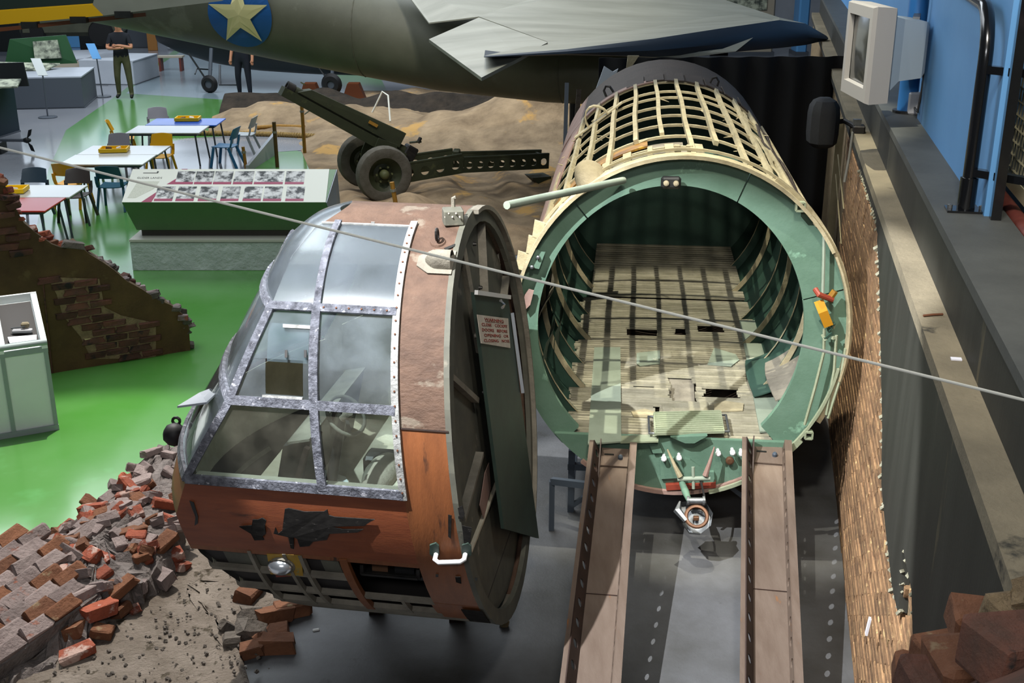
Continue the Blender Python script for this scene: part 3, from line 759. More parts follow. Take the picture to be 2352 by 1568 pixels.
plate('loading_plate', ((1365, 800), (1425, 800), (1427, 1016), (1350, 1022)), FZ + .004, .012, 'plate_green')
plate('loading_plate', ((1698, 738), (1752, 738), (1822, 990), (1745, 994)), FZ + .004, .012, 'plate_green')
plate('floor_patch', ((1462, 812), (1516, 806), (1516, 836), (1470, 842), (1462, 836)), FZ + .003, .008, 'plate_green')
plate('floor_patch', ((1640, 800), (1690, 815), (1698, 828), (1680, 842), (1625, 838)), FZ + .003, .008, 'plate_green')
plate('floor_patch', ((1450, 946), (1480, 940), (1515, 950), (1515, 960), (1455, 958)), FZ + .003, .008, 'cream_wood')
plate('floor_patch', ((1640, 930), (1665, 922), (1708, 928), (1706, 944), (1640, 946)), FZ + .003, .008, 'cream_wood')
plate('floor_patch', ((1520, 930), (1625, 924), (1628, 948), (1525, 956)), FZ + .003, .006, 'slat_cream')
plate('sill_plate', ((1425, 1004), (1512, 1000), (1512, 1016), (1425, 1018)), FZ + .002, .012, 'green_dusty')
# raised front hatch
hp = [G(*p, FZ + .05) for p in ((1503, 1000), (1664, 995), (1656, 948), (1500, 952))]
ht = MB().prism(hp, (0, 0, .02)).build('front_hatch', 'green_dusty', FU, label='ribbed pale green front hatch')
for k in range(10):
    f = (k + .5) / 10; a, c = hp[0].lerp(hp[3], f), hp[1].lerp(hp[2], f)
    MB().bar(a + V((.01, 0, .024)), c + V((-.01, 0, .024)), .012, .012).build('rib', 'green_dusty', ht)
for i, c in ((0, -1), (1, 1)):
    e = hp[i].lerp(hp[3 - i], .1), hp[i].lerp(hp[3 - i], .9); o_ = BF * c * .035
    MB().tube([e[0], e[0] + o_, e[1] + o_, e[1]], .009, 7).build('grab_handle', 'grey_metal', ht)
MB().prism([FP(x, y, -.06) for x, y in ((1540, 1004), (1625, 1001), (1595, 1018), (1574, 1018))], AF * .05).build('hatch_tongue', 'green_dope', FU)
# fittings on the lower bulkhead
def fx(x, y, s): return FP(x, y, s)
MB().prism([fx(x, y, -.03) for x, y in ((1515, 1052), (1548, 1052), (1556, 1098), (1518, 1100))], AF * .03).build('bracket_plate', 'green_dope', FU)
MB().prism([fx(x, y, -.03) for x, y in ((1572, 1052), (1585, 1056), (1622, 1084), (1640, 1084), (1642, 1108), (1570, 1108))], AF * .03).build('bracket_plate', 'green_dope', FU)
MB().prism([fx(x, y, -.03) for x, y in ((1490, 1018), (1514, 1020), (1522, 1040), (1500, 1041))], AF * .03).build('bracket_plate', 'green_dope', FU)
MB().prism([fx(x, y, -.04) for x, y in ((1529, 1114), (1644, 1108), (1644, 1120), (1531, 1126))], AF * .04).build('channel_strip', 'red_fitting', FU)
for x, y in ((1650, 1042), (1683, 1040), (1703, 1042), (1525, 1054), (1560, 1052)):
    p = fx(x, y, -.07); k_ = MB().lathe([(.012, 0), (.012, .05), (.02, .05), (.02, .075), (.012, .08)], p + AF * .07, -AF, 12).build('release_knob', 'white_enamel', FU)
MB().lathe([(.03, 0), (.03, .02), (.018, .025)], fx(1676, 1056, -.02), -AF, 14).build('brass_boss', 'copper_ring', FU)
MB().tube([fx(1533, 1032, -.10), fx(1549, 1068, -.12), fx(1562, 1094, -.13)], [.006, .014, .022], 8).build('release_lever', 'cream_wood', FU)
MB().tube([fx(1641, 1026, -.10), fx(1630, 1062, -.12), fx(1620, 1092, -.13)], [.005, .014, .022], 8).build('release_lever', 'pink_skin', FU)
MB().tube([fx(1556, 1100, -.12), fx(1631, 1098, -.12)], .018, 10).build('cross_shaft', 'plate_green', FU, 50)
MB().tube([fx(1592, 1072, -.11), fx(1593, 1122, -.13)], .012, 8).build('centre_rod', 'plate_green', FU)
MB().tube([fx(1608, 1098, -.11), fx(1618, 1140, -.2), fx(1622, 1170, -.26)], .008, 6).build('cable_bundle', 'dark_metal', FU)
# tow hook hanging below
TB = fx(1600, 1200, -.42)
MB().tube([fx(1566, 1108, -.12), fx(1574, 1128, -.22), fx(1583, 1150, -.34)], [.022, .028, .018], 10).build('tow_arm', 'green_dope', FU, 50)
MB().tube([fx(1578, 1150, -.33), fx(1620, 1150, -.33)], .025, 12).build('tow_axle', 'grey_metal', FU, 50)
for x in (1580, 1616): MB().lathe([(.035, -.008), (.035, .008)], fx(x, 1150, -.33), BF, 14).build('axle_disc', 'grey_metal', FU)
hc = fx(1600, 1186, -.40); hn = V((0, -.62, .78)); hn = (-AF * .75 + ZF * .66).normalized(); hx = BF; hy = hn.cross(hx)
b = MB(); hs = [(-.115, .10), (-.02, .115), (.07, .10), (.115, .03), (.10, -.06), (.03, -.12), (-.05, -.115), (-.10, -.05)]
ring_ = [hc + hx * a + hy * c for a, c in hs]; ring2 = [hc + (hx * a + hy * c) * .9 - hn * .10 for a, c in hs]
b.add(ring_ + ring2, [(k, (k + 1) % 8, (k + 1) % 8 + 8, k + 8) for k in range(8)] + [[8 + k for k in range(8)]]).build('hook_shroud', 'grey_metal', FU)
MB().lathe([(.062, 0), (.085, 0), (.088, .012), (.08, .022), (.066, .022), (.06, .01)], hc - hn * .01, hn, 24, closed=True).build('hook_ring', 'copper_ring', FU, 50)
MB().box(hc - hn * .05, (.04, .03, .03), None, .004).build('hook_block', 'copper_ring', FU)
MB().tube([fx(1562, 1152, -.30), fx(1556, 1172, -.36), fx(1576, 1196, -.42)], [.01, .03, .02], 6).build('shroud_flap', 'grey_metal', FU)
# fittings on the right of the ring
MB().tube([fx(1893, 535, -.03), fx(1892, 600, -.03), fx(1890, 672, -.03)], .012, 7).build('conduit', 'plate_green', FU)
for x, y, w in ((1838, 474, .055), (1857, 998, .05)):
    c0 = fx(x, y, -.04); b = MB()
    for d, e, sx, sz in ((-1, 0, .012, w), (1, 0, .012, w), (0, -1, w, .012), (0, 1, w, .012)):
        b.box(c0 + BF * d * w / 2 + ZF * e * w / 2, (sx, .05, sz), M.Rotation(-tf, 3, 'Z'))
    b.build('square_socket', 'green_dusty', FU)
MB().tube([fx(1873, 664, -.06), fx(1880, 676, -.10), fx(1912, 688, -.06)], .02, 9).build('red_tube', 'red_fitting', FU)
MB().sweep([fx(1880, 690, -.06), fx(1890, 715, -.08), fx(1903, 748, -.05)], [-AF] * 3, .065, .014).build('yellow_strap', 'orange_fitting', FU)
MB().tube([fx(1902, 690, -.05), fx(1918, 668, -.05)], .024, 8).build('stub_tube', 'amber_ply', FU)
for k in range(9):
    a, c = (1893 + rr.uniform(-10, 25), 745 + rr.uniform(-12, 40)), (1893 + rr.uniform(-10, 25), 745 + rr.uniform(-12, 40))
    MB().bar(fx(*a, -.05), fx(*c, -.03), .018, .02).build('bent_bracket', 'green_dusty' if k % 2 else 'green_deep', FU)
for pts in (((1893, 755), (1892, 810), (1872, 890), (1848, 975)), ((1921, 770), (1916, 850), (1898, 952)), ((1942, 800), (1930, 870), (1902, 960))):
    MB().tube([fx(x, y, -.035) for x, y in pts], .011, 6).build('edge_pipe', 'green_dusty', FU)
MB().prism([fx(x, y, -.03) for x, y in ((1205, 610), (1226, 572), (1252, 580), (1238, 618))], AF * .03).build('hinge_plate', 'green_dope', FU)
for x, y in ((1212, 600), (1236, 590), (1222, 612)): MB().lathe([(.014, 0), (.014, .018), (.006, .022)], fx(x, y, -.035), -AF, 8).build('bolt', 'grey_metal', FU)
MB().prism([fx(x, y, -.02) for x, y in ((1196, 690), (1214, 665), (1226, 668), (1218, 700), (1206, 712))], AF * .02).build('torn_flap', 'pink_skin', FU)
for a in ((1228, 505), (1214, 540), (1190, 576)):
    MB().prism([fx(a[0], a[1], .03), fx(a[0] + 24, a[1] + 8, .03), fx(a[0] + 14, a[1] + 46, .03), fx(a[0] - 6, a[1] + 40, .03)], AF * .02).build('skin_tab', 'cream_wood', FU)
# strut from nose to fuselage
pole_a, pole_b = V((-.03, 6.62, 2.87)), FP(1432, 414, -.06)
tag(MB().tube([pole_a, pole_b], .024, 10).build('bracing_pole', 'plate_green', org=pole_a, smooth=50), 'pale green bracing pole joining cockpit roof and fuselage ring', 'pole')
# cradle
CR = thing('fuselage_cradle', 'blue grey steel cradle legs under the glider fuselage', 'stand', fb + V((0, .6, 0)))
for q in (-.75, .78):
    for s in (.35, 2.5):
        MB().box(FQ(s, q, .27), (.05, .05, .54), M.Rotation(-tf, 3, 'Z')).build('leg', 'blue_grey_steel', CR)
    MB().bar(FQ(.35, q, .2), FQ(2.5, q, .2), .04, .05).build('side_rail', 'blue_grey_steel', CR)
    MB().bar(FQ(.35, q, .05), FQ(.35, q * .5, .35), .035, .035).build('brace', 'blue_grey_steel', CR)
for s in (.35, 2.5): MB().bar(FQ(s, -.78, .40), FQ(s, .80, .40), .05, .05).build('cross_bar', 'blue_grey_steel', CR)
MB().bar(DP(1268, 1104, 8.9), DP(1352, 1114, 8.7), .04, .05).build('outrigger', 'blue_grey_steel', CR)
MB().bar(DP(1268, 1104, 8.9), V((DP(1268, 1104, 8.9).x, DP(1268, 1104, 8.9).y, .01)), .04, .04).build('outrigger_leg', 'blue_grey_steel', CR)

# ================================================================== RAMPS
def ramp(label, ta, tb, ba, bb):
    T0, T1, B0, B1 = DP(*ta, 8.53), DP(*tb, 8.53), DP(*ba, 6.6), DP(*bb, 6.6)
    tm, bm_ = (T0 + T1) / 2, (B0 + B1) / 2; d = (bm_ - tm).normalized(); w = (T1 - T0).length
    lend = (.06 - tm.z) / d.z; L = min(lend, 5.2); x = d.cross(V((0, 0, 1))).normalized() * -1; n = x.cross(d).normalized()
    if n.z < 0: n = -n
    if x.x < 0: x = -x
    base = tm + d * (L / 2); r = thing('loading_ramp', label, 'ramp', (base.x, base.y, 0))
    tm = tm - n * .10
    hw = w / 2; tl, tr = -hw * .62, hw * .62; hgt = .115
    MB().prism([tm + x * tl, tm + x * tr, tm + x * tr + d * L, tm + x * tl + d * L], -n * .012).build('tread', 'steel_rust', r)
    nh = int(L / .165)
    o0 = tm + x * (tl - .05) + n * hgt; dv = (tm + x * tl - o0); hh_ = dv.length; dv.normalize()
    MB().holed(o0, d, dv, d.cross(dv), L, hh_, nh, .031, .008).build('left_flange', 'steel_dark', r)  # darker steel than the tread: shading of the inner face put into colour
    o1 = tm + x * tr; dv1 = (n * hgt + x * .012).normalized()
    MB().holed(o1, d, dv1, d.cross(dv1), L, hgt, nh, .031, .008).build('right_flange', 'steel_rust', r)
    MB().prism([o0 - x * .028, o0, o0 + d * L, o0 - x * .028 + d * L], -n * .008).build('left_lip', 'steel_rust', r)
    e = o1 + dv1 * hgt
    MB().prism([e, e + x * .042, e + x * .042 + d * L, e + d * L], -n * .008).build('right_lip', 'steel_rust', r)
    for f in (.36, .7):
        MB().bar(tm + x * tl + d * L * f + n * .003, tm + x * tr + d * L * f + n * .003, .006, .004).build('weld_seam', 'steel_dark', r)
    hp_ = tm + n * .006
    pl_ = MB().prism([hp_ + x * (tl + .01) - d * .05, hp_ + x * (tr - .005) - d * .05, hp_ + x * (tr - .005) + d * .16, hp_ + x * (tl + .01) + d * .16], n * .01).build('hook_plate', 'steel_rust', r)
    MB().lathe([(.018, 0), (.018, .02), (.01, .03)], hp_ + x * (tr - .06) + d * .07 + n * .01, n, 10).build('bolt', 'blue_grey_steel', pl_)
    MB().bar(hp_ + x * (tl + .03) + d * .03 + n * .012, hp_ + x * (tl + .10) + d * .03 + n * .012, .016, .006).build('slot', 'black_paint', pl_)
    MB().prism([hp_ + x * tl - d * .06, hp_ + x * tl + d * .30, hp_ + x * tl + d * .02 + n * .14], x * .008).build('side_gusset', 'steel_dark', r)
    for f in (.55, .96):
        q = tm + d * L * f; MB().box((q.x, q.y, max(.02, (q.z - .02) / 2)), (w * .7, .06, max(.03, q.z - .02))).build('support_block', 'dark_metal', r)
    return r
ramp('rusty steel loading ramp nearer the cockpit', (1359, 1020), (1466, 1014), (1292, 1568), (1430, 1568))
ramp('rusty steel loading ramp nearer the brick wall', (1709, 1014), (1821, 1007), (1704, 1568), (1850, 1568))
# ================================================================== GLIDER NOSE (COCKPIT)
CN = V((-.10, 6.55, 1.6)); AN = V((-.986, .164, 0)).normalized(); BN = V((AN.y * -1, AN.x, 0)); NRH, NRV, SHR = 1.15, 1.25, .11
SF = [(1.25, .72), (1.2, .82), (1.1, .89), (.87, .96), (.45, 1.16), (.03, 1.45), (-.21, 1.57), (-.47, 1.56), (-.79, 1.40), (-1.0, 1.15), (-1.25, .7)]
def NL(s, q, z): return CN + AN * (s + SHR * z) + BN * q + V((0, 0, z))
def NS(s, th, r=1.0):
    a = rad(th); return NL(s, NRH * r * math.sin(a), NRV * r * math.cos(a))
def NN(s, th): a = rad(th); return (BN * (math.sin(a) / NRH) + V((0, 0, math.cos(a) / NRV))).normalized()
def sf(th): return lerp(SF, NRV * math.cos(rad(th)))
def NF(ph, th, r=1.0):                     # the blunt front, ph 0 near corner .. 180 far corner
    a = rad(th); p = rad(ph); w = NRH * math.sin(a); z = NRV * math.cos(a)
    return NL(sf(th) + .36 * w / NRH * math.sin(p) ** 2 - (1 - r), w * r * math.cos(p), z * (1 if r == 1 else r))
def NFN(ph, th):
    e = .5; a = NF(ph + e, th) - NF(ph - e, th); b_ = NF(ph, th + e) - NF(ph, th - e); n = a.cross(b_).normalized()
    c = NF(ph, th) - NL(.4, 0, 0)
    return n if n.dot(c) > 0 else -n
def NH(x, y, r=1.0):                       # sight line on the barrel of the nose -> (s, theta)
    o = O3 - CN; d = ray(x, y); oq, oz, rq, rz = o.dot(BN), o.z, d.dot(BN), d.z; h, v = NRH * r, NRV * r
    a = (rq / h) ** 2 + (rz / v) ** 2; b_ = 2 * (oq * rq / h ** 2 + oz * rz / v ** 2); c = (oq / h) ** 2 + (oz / v) ** 2 - 1
    t = (-b_ - math.sqrt(max(b_ * b_ - 4 * a * c, 0))) / (2 * a); q, z, s = oq + t * rq, oz + t * rz, o.dot(AN) + t * d.dot(AN)
    return s - SHR * z, math.degrees(math.atan2(q / h, z / v))
def NPL(x, y, s):
    d = ray(x, y); k = AN - V((0, 0, SHR)); t = (s - (O3 - CN).dot(k)) / d.dot(k); return O3 + d * t
NO = thing('glider_cockpit', 'weathered brown plywood glider cockpit nose with dusty framed windows', 'cockpit', (CN.x - .6, CN.y, 0))
def npatch(name, t0, t1, s0, s1, m, thick=.012, r=1.0, nt=None, ns=8, smooth=40, label=None, parent=None):
    fs0 = s0 if callable(s0) else (lambda t: s0); fs1 = s1 if callable(s1) else (lambda t: s1)
    nt = nt or max(4, int(abs(t1 - t0) / 4) + 2)
    b = MB().patch(lambda u, v: NS(fs0(v) + (fs1(v) - fs0(v)) * u, v, r), rng(0, 1, ns), rng(t0, t1, nt), thick, NN)
    return b.build(name, m, parent or NO, smooth, label=label)
def fpatch(name, t0, t1, p0, p1, m, thick=.012, r=1.0, label=None):
    b = MB().patch(lambda u, v: NF(u, v, r), rng(p0, p1, max(6, int(abs(p1 - p0) / 8))), rng(t0, t1, max(4, int(abs(t1 - t0) / 4) + 2)), thick, NFN)
    return b.build(name, m, NO, 40, label=label)
SM, MD = .27, .70
npatch('rear_band', -100, 72.5, 0, SM, 'ply_dusty', label='dusty brown plywood band')
npatch('rear_band', 72.8, 127, 0, SM, 'ply_orange', label='orange brown varnished plywood band')
npatch('rear_band', 127.3, 140, 0, SM + .02, 'ply_orange')
npatch('rear_band', -180, -100, 0, SM, 'ply_dusty'); npatch('rear_band', 140, 180, 0, SM, 'frame_grey')
npatch('taped_patch', 128.5, 139, .0, .12, 'torn_dark', .004, 1.012)
npatch('roof_crest', -16, 13.5, SM, sf, 'ply_dusty')
npatch('far_skin', -180, -90, SM, sf, 'ply_dusty'); npatch('far_lining', -160, -14, SM, lambda t: sf(t) - .03, 'interior_cream', .006, .975)
npatch('far_roof', -44, -16, SM, sf, 'glass_roof', .005); npatch('far_window', -90, -44, SM, sf, 'glass_side', .005)
npatch('chin_panel', 89.2, 110, SM, sf, 'ply_red', label='red brown plywood chin panel')
fpatch('chin_front', 89.2, 110, 0, 180, 'ply_red')
npatch('belly', 138, 222, SM, sf, 'frame_grey')
# panes
npatch('roof_pane', 14, 44, SM, MD, 'glass_roof', .005); npatch('roof_pane', 14, 44, MD, sf, 'glass_roof', .005)
fpatch('roof_front_pane', 5, 44, 0, 90, 'glass_roof', .005); fpatch('roof_front_pane', 5, 44, 90, 180, 'glass_roof', .005)
npatch('side_pane', 44.8, 68, SM, MD, 'glass_side', .005)
npatch('side_pane', 69, 88.3, SM, MD, 'glass_lower', .005); npatch('side_pane', 69, 88.3, MD, sf, 'glass_lower', .005)
for t0, t1 in ((44.8, 68), (69, 88.3)):
    for p0, p1 in ((1, 89), (91, 179)): fpatch('front_pane', t0, t1, p0, p1, 'glass_side', .005)
# pane with the open clear-view hatch
hs_ = [NH(x, y) for x, y in ((612, 826), (696, 828), (690, 906), (610, 904))]
h0, h1 = min(q[0] for q in hs_), max(q[0] for q in hs_); ta, tb = min(q[1] for q in hs_), max(q[1] for q in hs_)
b = MB(); S_ = lambda u, v: NS(u, v)
for us, vs_ in ((lambda t: (MD, sf(t)), (44.8, ta)), (lambda t: (MD, sf(t)), (tb, 68)), (lambda t: (MD, h0), (ta, tb)), (lambda t: (h1, sf(t)), (ta, tb))):
    b.patch(lambda u, v: NS(us(v)[0] + (us(v)[1] - us(v)[0]) * u, v), rng(0, 1, 5), rng(*vs_, 5), .005, NN)
b.build('side_pane', 'glass_side', NO, 40)
def npoly(name, px, m, r=1.006, t=.006, parent=None, label=None):
    P_ = [NH(x, y) for x, y in px]; return MB().prism([NS(s, th, r) for s, th in P_], NN(*P_[0]) * t).build(name, m, parent or NO, label=label)
sl = MB().patch(lambda u, v: NS(u, v, .985), rng(h0 - .02, h1 + .0, 4), rng(ta - 9.5, ta + .5, 5), .006, NN).build('sliding_hatch', 'glass_roof', NO, 40)
for x in (656, 700): npoly('hatch_catch', ((x, 805), (x + 6, 805), (x + 6, 822), (x, 822)), 'dark_metal', parent=sl)
npoly('hatch_sill', ((605, 906), (697, 912), (695, 922), (604, 917)), 'mullion_white', 1.004, .012)
npoly('hatch_rail', ((650, 744), (722, 748), (722, 756), (650, 752)), 'mullion_white', .995, .01)
# mullions
def mull(name, pts, nrm, w, m, t=.018): return MB().sweep(pts, nrm, w, t).build(name, m, NO)
def along(th, s0, s1, n=10): return [NS(s, th) for s in rng(s0, s1, n)], [NN(s, th) for s in rng(s0, s1, n)]
def around(sfn, t0, t1, n=20): return [NS(sfn(t), t) for t in rng(t0, t1, n)], [NN(0, t) for t in rng(t0, t1, n)]
rm = mull('rear_mullion', *around(lambda t: SM, 12, 90), .038, 'mullion_white')
for k, t in enumerate(rng(16, 88, 22)): MB().lathe([(.006, 0), (.005, .005)], NS(SM, t) + NN(0, t) * .018, NN(0, t), 6).build('screw', 'rust_bolt', rm)
mull('mid_mullion', *around(lambda t: MD, 13, 45), .038, 'mullion'); mull('mid_mullion', *around(lambda t: MD, 45, 89), .046, 'mullion', .022)
mull('corner_mullion', *around(lambda t: sf(t), 44, 89.5), .042, 'mullion')
mull('far_corner_mullion', *around(lambda t: sf(t), -40, -89.5), .042, 'mullion')
for th, w in ((44.4, .045), (68.5, .05), (88.8, .05)):
    m_ = 'mullion'
    mm_ = mull('cross_mullion', *along(th, SM, sf(th) + .005), w, m_, .02)
    if th < 50:
        for s in rng(.32, .66, 6): MB().lathe([(.006, 0), (.005, .005)], NS(s, th) + NN(0, th) * .02, NN(0, th), 6).build('screw', 'rust_bolt', mm_)
    mull('front_cross_mullion', [NF(p, th) for p in rng(0, 180, 20)], [NFN(min(max(p, 1), 179), th) for p in rng(0, 180, 20)], w, m_, .018)
mull('front_mullion', [NF(90, t) for t in rng(30, 89, 14)], [NFN(90, t) for t in rng(30, 89, 14)], .042, 'mullion')
mull('roof_edge', *around(lambda t: .5, 13.4, 13.6, 3), .02, 'mullion_white')
mull('crest_seam', *along(13.8, SM, sf(13.8)), .012, 'mullion_white', .008)
# torn paint patches on the chin
npoly('torn_patch', ((656, 1166), (664, 1164), (700, 1172), (745, 1172), (753, 1167), (756, 1180), (770, 1184), (862, 1190), (850, 1196), (838, 1204), (760, 1206), (790, 1212), (836, 1212), (822, 1219), (758, 1222), (752, 1236), (720, 1240), (712, 1250), (690, 1252), (684, 1234), (676, 1230), (676, 1257), (669, 1255), (664, 1230), (630, 1222), (634, 1208), (640, 1222), (650, 1215)), 'torn_dark', label='dark patch where paint has torn away')
npoly('torn_patch', ((551, 1206), (580, 1203), (582, 1190), (594, 1190), (604, 1186), (613, 1192), (610, 1205), (612, 1222), (604, 1228), (608, 1236), (586, 1237), (578, 1222)), 'torn_dark')
for px in (((1052, 1165), (1062, 1160), (1068, 1178), (1064, 1195), (1056, 1185)), ((1062, 1205), (1084, 1210), (1080, 1250), (1066, 1245)), ((1030, 1180), (1038, 1182), (1036, 1235), (1030, 1230)), ((1046, 1322), (1058, 1322), (1060, 1338), (1048, 1334))):
    npoly('worn_spot', px, 'torn_dark', 1.004, .003)
npoly('dent_crease', ((436, 1148), (446, 1152), (456, 1185), (455, 1200), (448, 1205), (450, 1185), (442, 1165)), 'black_paint', 1.004, .003)
npoly('cut_slit', ((1020, 572), (1046, 562), (1044, 568), (1026, 576)), 'black_paint', 1.004, .003)
MB().sweep([NS(s, 72.6, 1.002) for s in rng(0, SM - .02, 5)], [NN(0, 72.6)] * 5, .008, .004).build('band_joint', 'steel_dark', NO)
# grab handle
hA, hB = NH(1003, 1268), NH(1070, 1268)
gh = MB().tube([NS(*hA, 1.0), NS(*hA, 1.045), NS(hA[0] - .02, hA[1] + .3, 1.055), NS(hB[0] + .02, hB[1] + .3, 1.055), NS(*hB, 1.045), NS(*hB, 1.0)], .013, 9).build('grab_handle', 'white_enamel', NO, 50, label='white grab handle')
for x in (1000, 1074): npoly('handle_mount', ((x - 12, 1248), (x + 2, 1243), (x + 9, 1250), (x + 10, 1270), (x, 1278), (x - 12, 1268)), 'door_green', 1.003, .012, gh)
for x, y in ((1004, 1320), (1094, 1328), (1056, 1168), (1056, 1187)): npoly('screw_hole', ((x - 3, y - 3), (x + 3, y - 3), (x + 3, y + 3), (x - 3, y + 3)), 'black_paint', 1.003, .002)
# roof fittings
s0, t0 = NH(1012, 603); pf = NS(s0, t0); nf_ = NN(0, t0); tf_ = AN; yf_ = nf_.cross(tf_)
fa = MB().patch(lambda u, v: pf + tf_ * (.10 * u - .02) + yf_ * (.055 * math.cos(v) * (1 if u < .3 else (1 - ((u - .3) / .75) ** 2))) + nf_ * (.085 * math.sin(v) * (1 if u < .3 else (1 - ((u - .3) / .75) ** 2) ** .5)), rng(-.45, 1.0, 9), rng(0, math.pi, 11)).build('air_scoop', 'frame_grey', NO, 50, label='small grey teardrop air scoop')
MB().prism([pf + tf_ * (a * .115 + .02) + yf_ * c * .085 for a, c in ((-.8, -1), (.3, -1), (.9, -.4), (.9, .4), (.3, 1), (-.8, 1))], nf_ * .008).build('scoop_flange', 'frame_grey', fa)
s0, t0 = NH(1006, 556); p0 = NS(s0, t0); n0 = NN(0, t0)
rg = MB().lathe([(.045, 0), (.04, .008)], p0, n0, 14).build('ring_base', 'ply_dusty', NO)
MB().tube([p0 + n0 * (.05 + .035 * math.sin(a)) + n0.cross(AN) * .022 * math.cos(a) for a in rng(0, 2 * math.pi, 13)], .008, 6).build('towing_ring', 'dark_metal', rg)
s0, t0 = NH(1040, 512); p0 = NS(s0, t0, .99); n0 = V((0, 0, 1))
bxx = MB().box(p0 + n0 * .05, (.11, .11, .085), rot3(0, 0, .17), .006).build('roof_box', 'nose_rear_grey', NO)
MB().tube([p0 + V((0, .05, .09)), p0 + V((0, .05, .14)), p0 + V((.015, .05, .145))], .012, 7).build('box_stub', 'frame_grey', bxx)
for k in range(5): MB().lathe([(.006, 0), (.004, .006)], p0 + V((-.04 + .02 * k, -.056, .06 + (.02 if k % 2 else 0))), (0, -1, 0), 6).build('rivet', 'sign_white', bxx)
# open framework under the chin
for t, w in ((110.3, .03), (118.5, .03), (128, .03), (137.5, .075)):
    s1_ = sf(t); s0_ = SM if t in (110.3, 137.5) or t == 128 else MD
    pts, nr = along(t, s0_, s1_, 14); MB().sweep([p - n * .03 for p, n in zip(pts, nr)], nr, w, .03).build('chin_rail', 'frame_grey' if t != 110.3 else 'ply_orange', NO)
    MB().sweep([NF(p, t) - NFN(min(max(p, 1), 179), t) * .03 for p in rng(0, 120, 16)], [NFN(min(max(p, 1), 179), t) for p in rng(0, 120, 16)], w, .03).build('chin_front_rail', 'frame_grey', NO)
for s, m_, w in ((MD - .01, 'ply_orange', .045), (.93, 'frame_grey', .022), (1.02, 'frame_grey', .02), (1.22, 'frame_grey', .02), (.45, 'frame_grey', .02)):
    t0_ = 128 if s == .45 else 110
    pts, nr = around(lambda t: s, t0_, 137.5, 10); MB().sweep([p - n * .025 for p, n in zip(pts, nr)], nr, w, .03).build('chin_rib', m_, NO)
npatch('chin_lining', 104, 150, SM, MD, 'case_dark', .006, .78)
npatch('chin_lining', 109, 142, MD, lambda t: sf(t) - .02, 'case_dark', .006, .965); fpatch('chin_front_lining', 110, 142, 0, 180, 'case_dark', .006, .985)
npatch('grey_inner_panel', 110, 118, 1.04, 1.40, 'nose_rear_grey', .006, .972)
npatch('grey_inner_panel', 110, 118, .74, .84, 'nose_rear_grey', .006, .972)
MB().prism([NL(s, q, -.93) for s, q in ((.05, -.76), (.05, .76), (1.2, .76), (1.42, .45), (1.42, -.45), (1.2, -.76))], V((0, 0, .012))).build('belly_tray', 'case_dark', NO)
MB().prism([NL(s, .40, z) for s, z in ((.1, -.92), (1.35, -.92), (1.5, -.42), (.1, -.42))], -BN * .01).build('belly_divider', 'case_dark', NO)
fpatch('chin_front_inner', 89.5, 112, 2, 178, 'interior_cream', .004, .955)
# nose lamp on its yellow plate
yp_ = npoly('lamp_plate', ((613, 1271), (690, 1274), (697, 1322), (622, 1318)), 'yellow_paint', .995, .008, label='worn yellow lamp plate')
sL, tL = NH(645, 1297); pL = NS(sL, tL); nL = NN(0, tL); yL = nL.cross(AN)
MB().patch(lambda u, v: pL + AN * (.075 * math.cos(u) * math.cos(v)) + yL * (.052 * math.sin(u) * math.cos(v)) + nL * (.06 * math.sin(v)), rng(0, 2 * math.pi, 17), rng(-.2, math.pi / 2, 6)).build('landing_lamp', 'chrome', NO, 60, label='chrome teardrop landing lamp')
MB().lathe([(.066, -.006), (.07, 0), (.062, .012), (.055, 0)], pL - AN * .012, nL, 20, closed=True).build('lamp_rim', 'frame_grey', NO, 50)
npoly('rusty_bracket', ((630, 1320), (668, 1322), (668, 1328), (634, 1330)), 'red_fitting', .98, .012)
# battery tray in the right-hand opening
q0 = NS(.30, 122, .90); ty_ = MB()
def bx_(a, t, r, size): return MB().box(NS(a, t, r), size, rot3(0, 0, math.atan2(AN.y, AN.x)))
tr_ = bx_(.49, 124, .88, (.36, .14, .02)).build('battery_tray', 'black_paint', NO)
bx_(.56, 122.5, .86, (.09, .10, .07)).build('battery_block', 'clay_brown', tr_); bx_(.42, 122.5, .86, (.11, .10, .07)).build('battery_block', 'black_rubber', tr_)
for d in (.33, .65): bx_(d, 121.5, .88, (.02, .14, .06)).build('tray_end', 'dark_metal', tr_)
MB().bar(NS(.33, 120, .95), NS(.65, 120, .95), .012, .012).build('tray_rail', 'dark_metal', tr_)
# rear face
b = MB()
for k in range(48):
    a, c = k * 7.5, (k + 1) * 7.5; p = [NS(-.015, a, .93), NS(-.015, c, .93), NS(-.015, c, 1.003), NS(-.015, a, 1.003)]; b.hexa(p + [q + AN * .03 for q in p])
b.build('rear_frame', 'nose_rear_grey', NO)
MB().prism([NS(.05, k * 9, .945) for k in range(40)], AN * .02).build('rear_bulkhead', 'nose_rear_grey', NO)
for t in (12, -20, 58, -60, 100): MB().bar(NS(.03, t, .35), NS(.03, t, .93), .05, .03).build('rear_batten', 'frame_grey', NO)
arc = [NS(-.02, t, .985) for t in rng(-150, 0, 30)]
MB().sweep(arc, [NN(0, t) for t in rng(-150, 0, 30)], .05, .025).build('rear_edge_lath', 'frame_grey', NO)
dp = [NPL(x, y, -.05) for x, y in ((1089, 671), (1166, 682), (1172, 720), (1238, 1236), (1158, 1214))]
dr = MB().prism(dp, AN * .02).build('cockpit_door', 'door_green', NO, label='dark green cockpit door flap')
MB().bar(dp[0] - AN * .012, dp[1] - AN * .012, .02, .025).build('door_top_edge', 'white_enamel', dr)
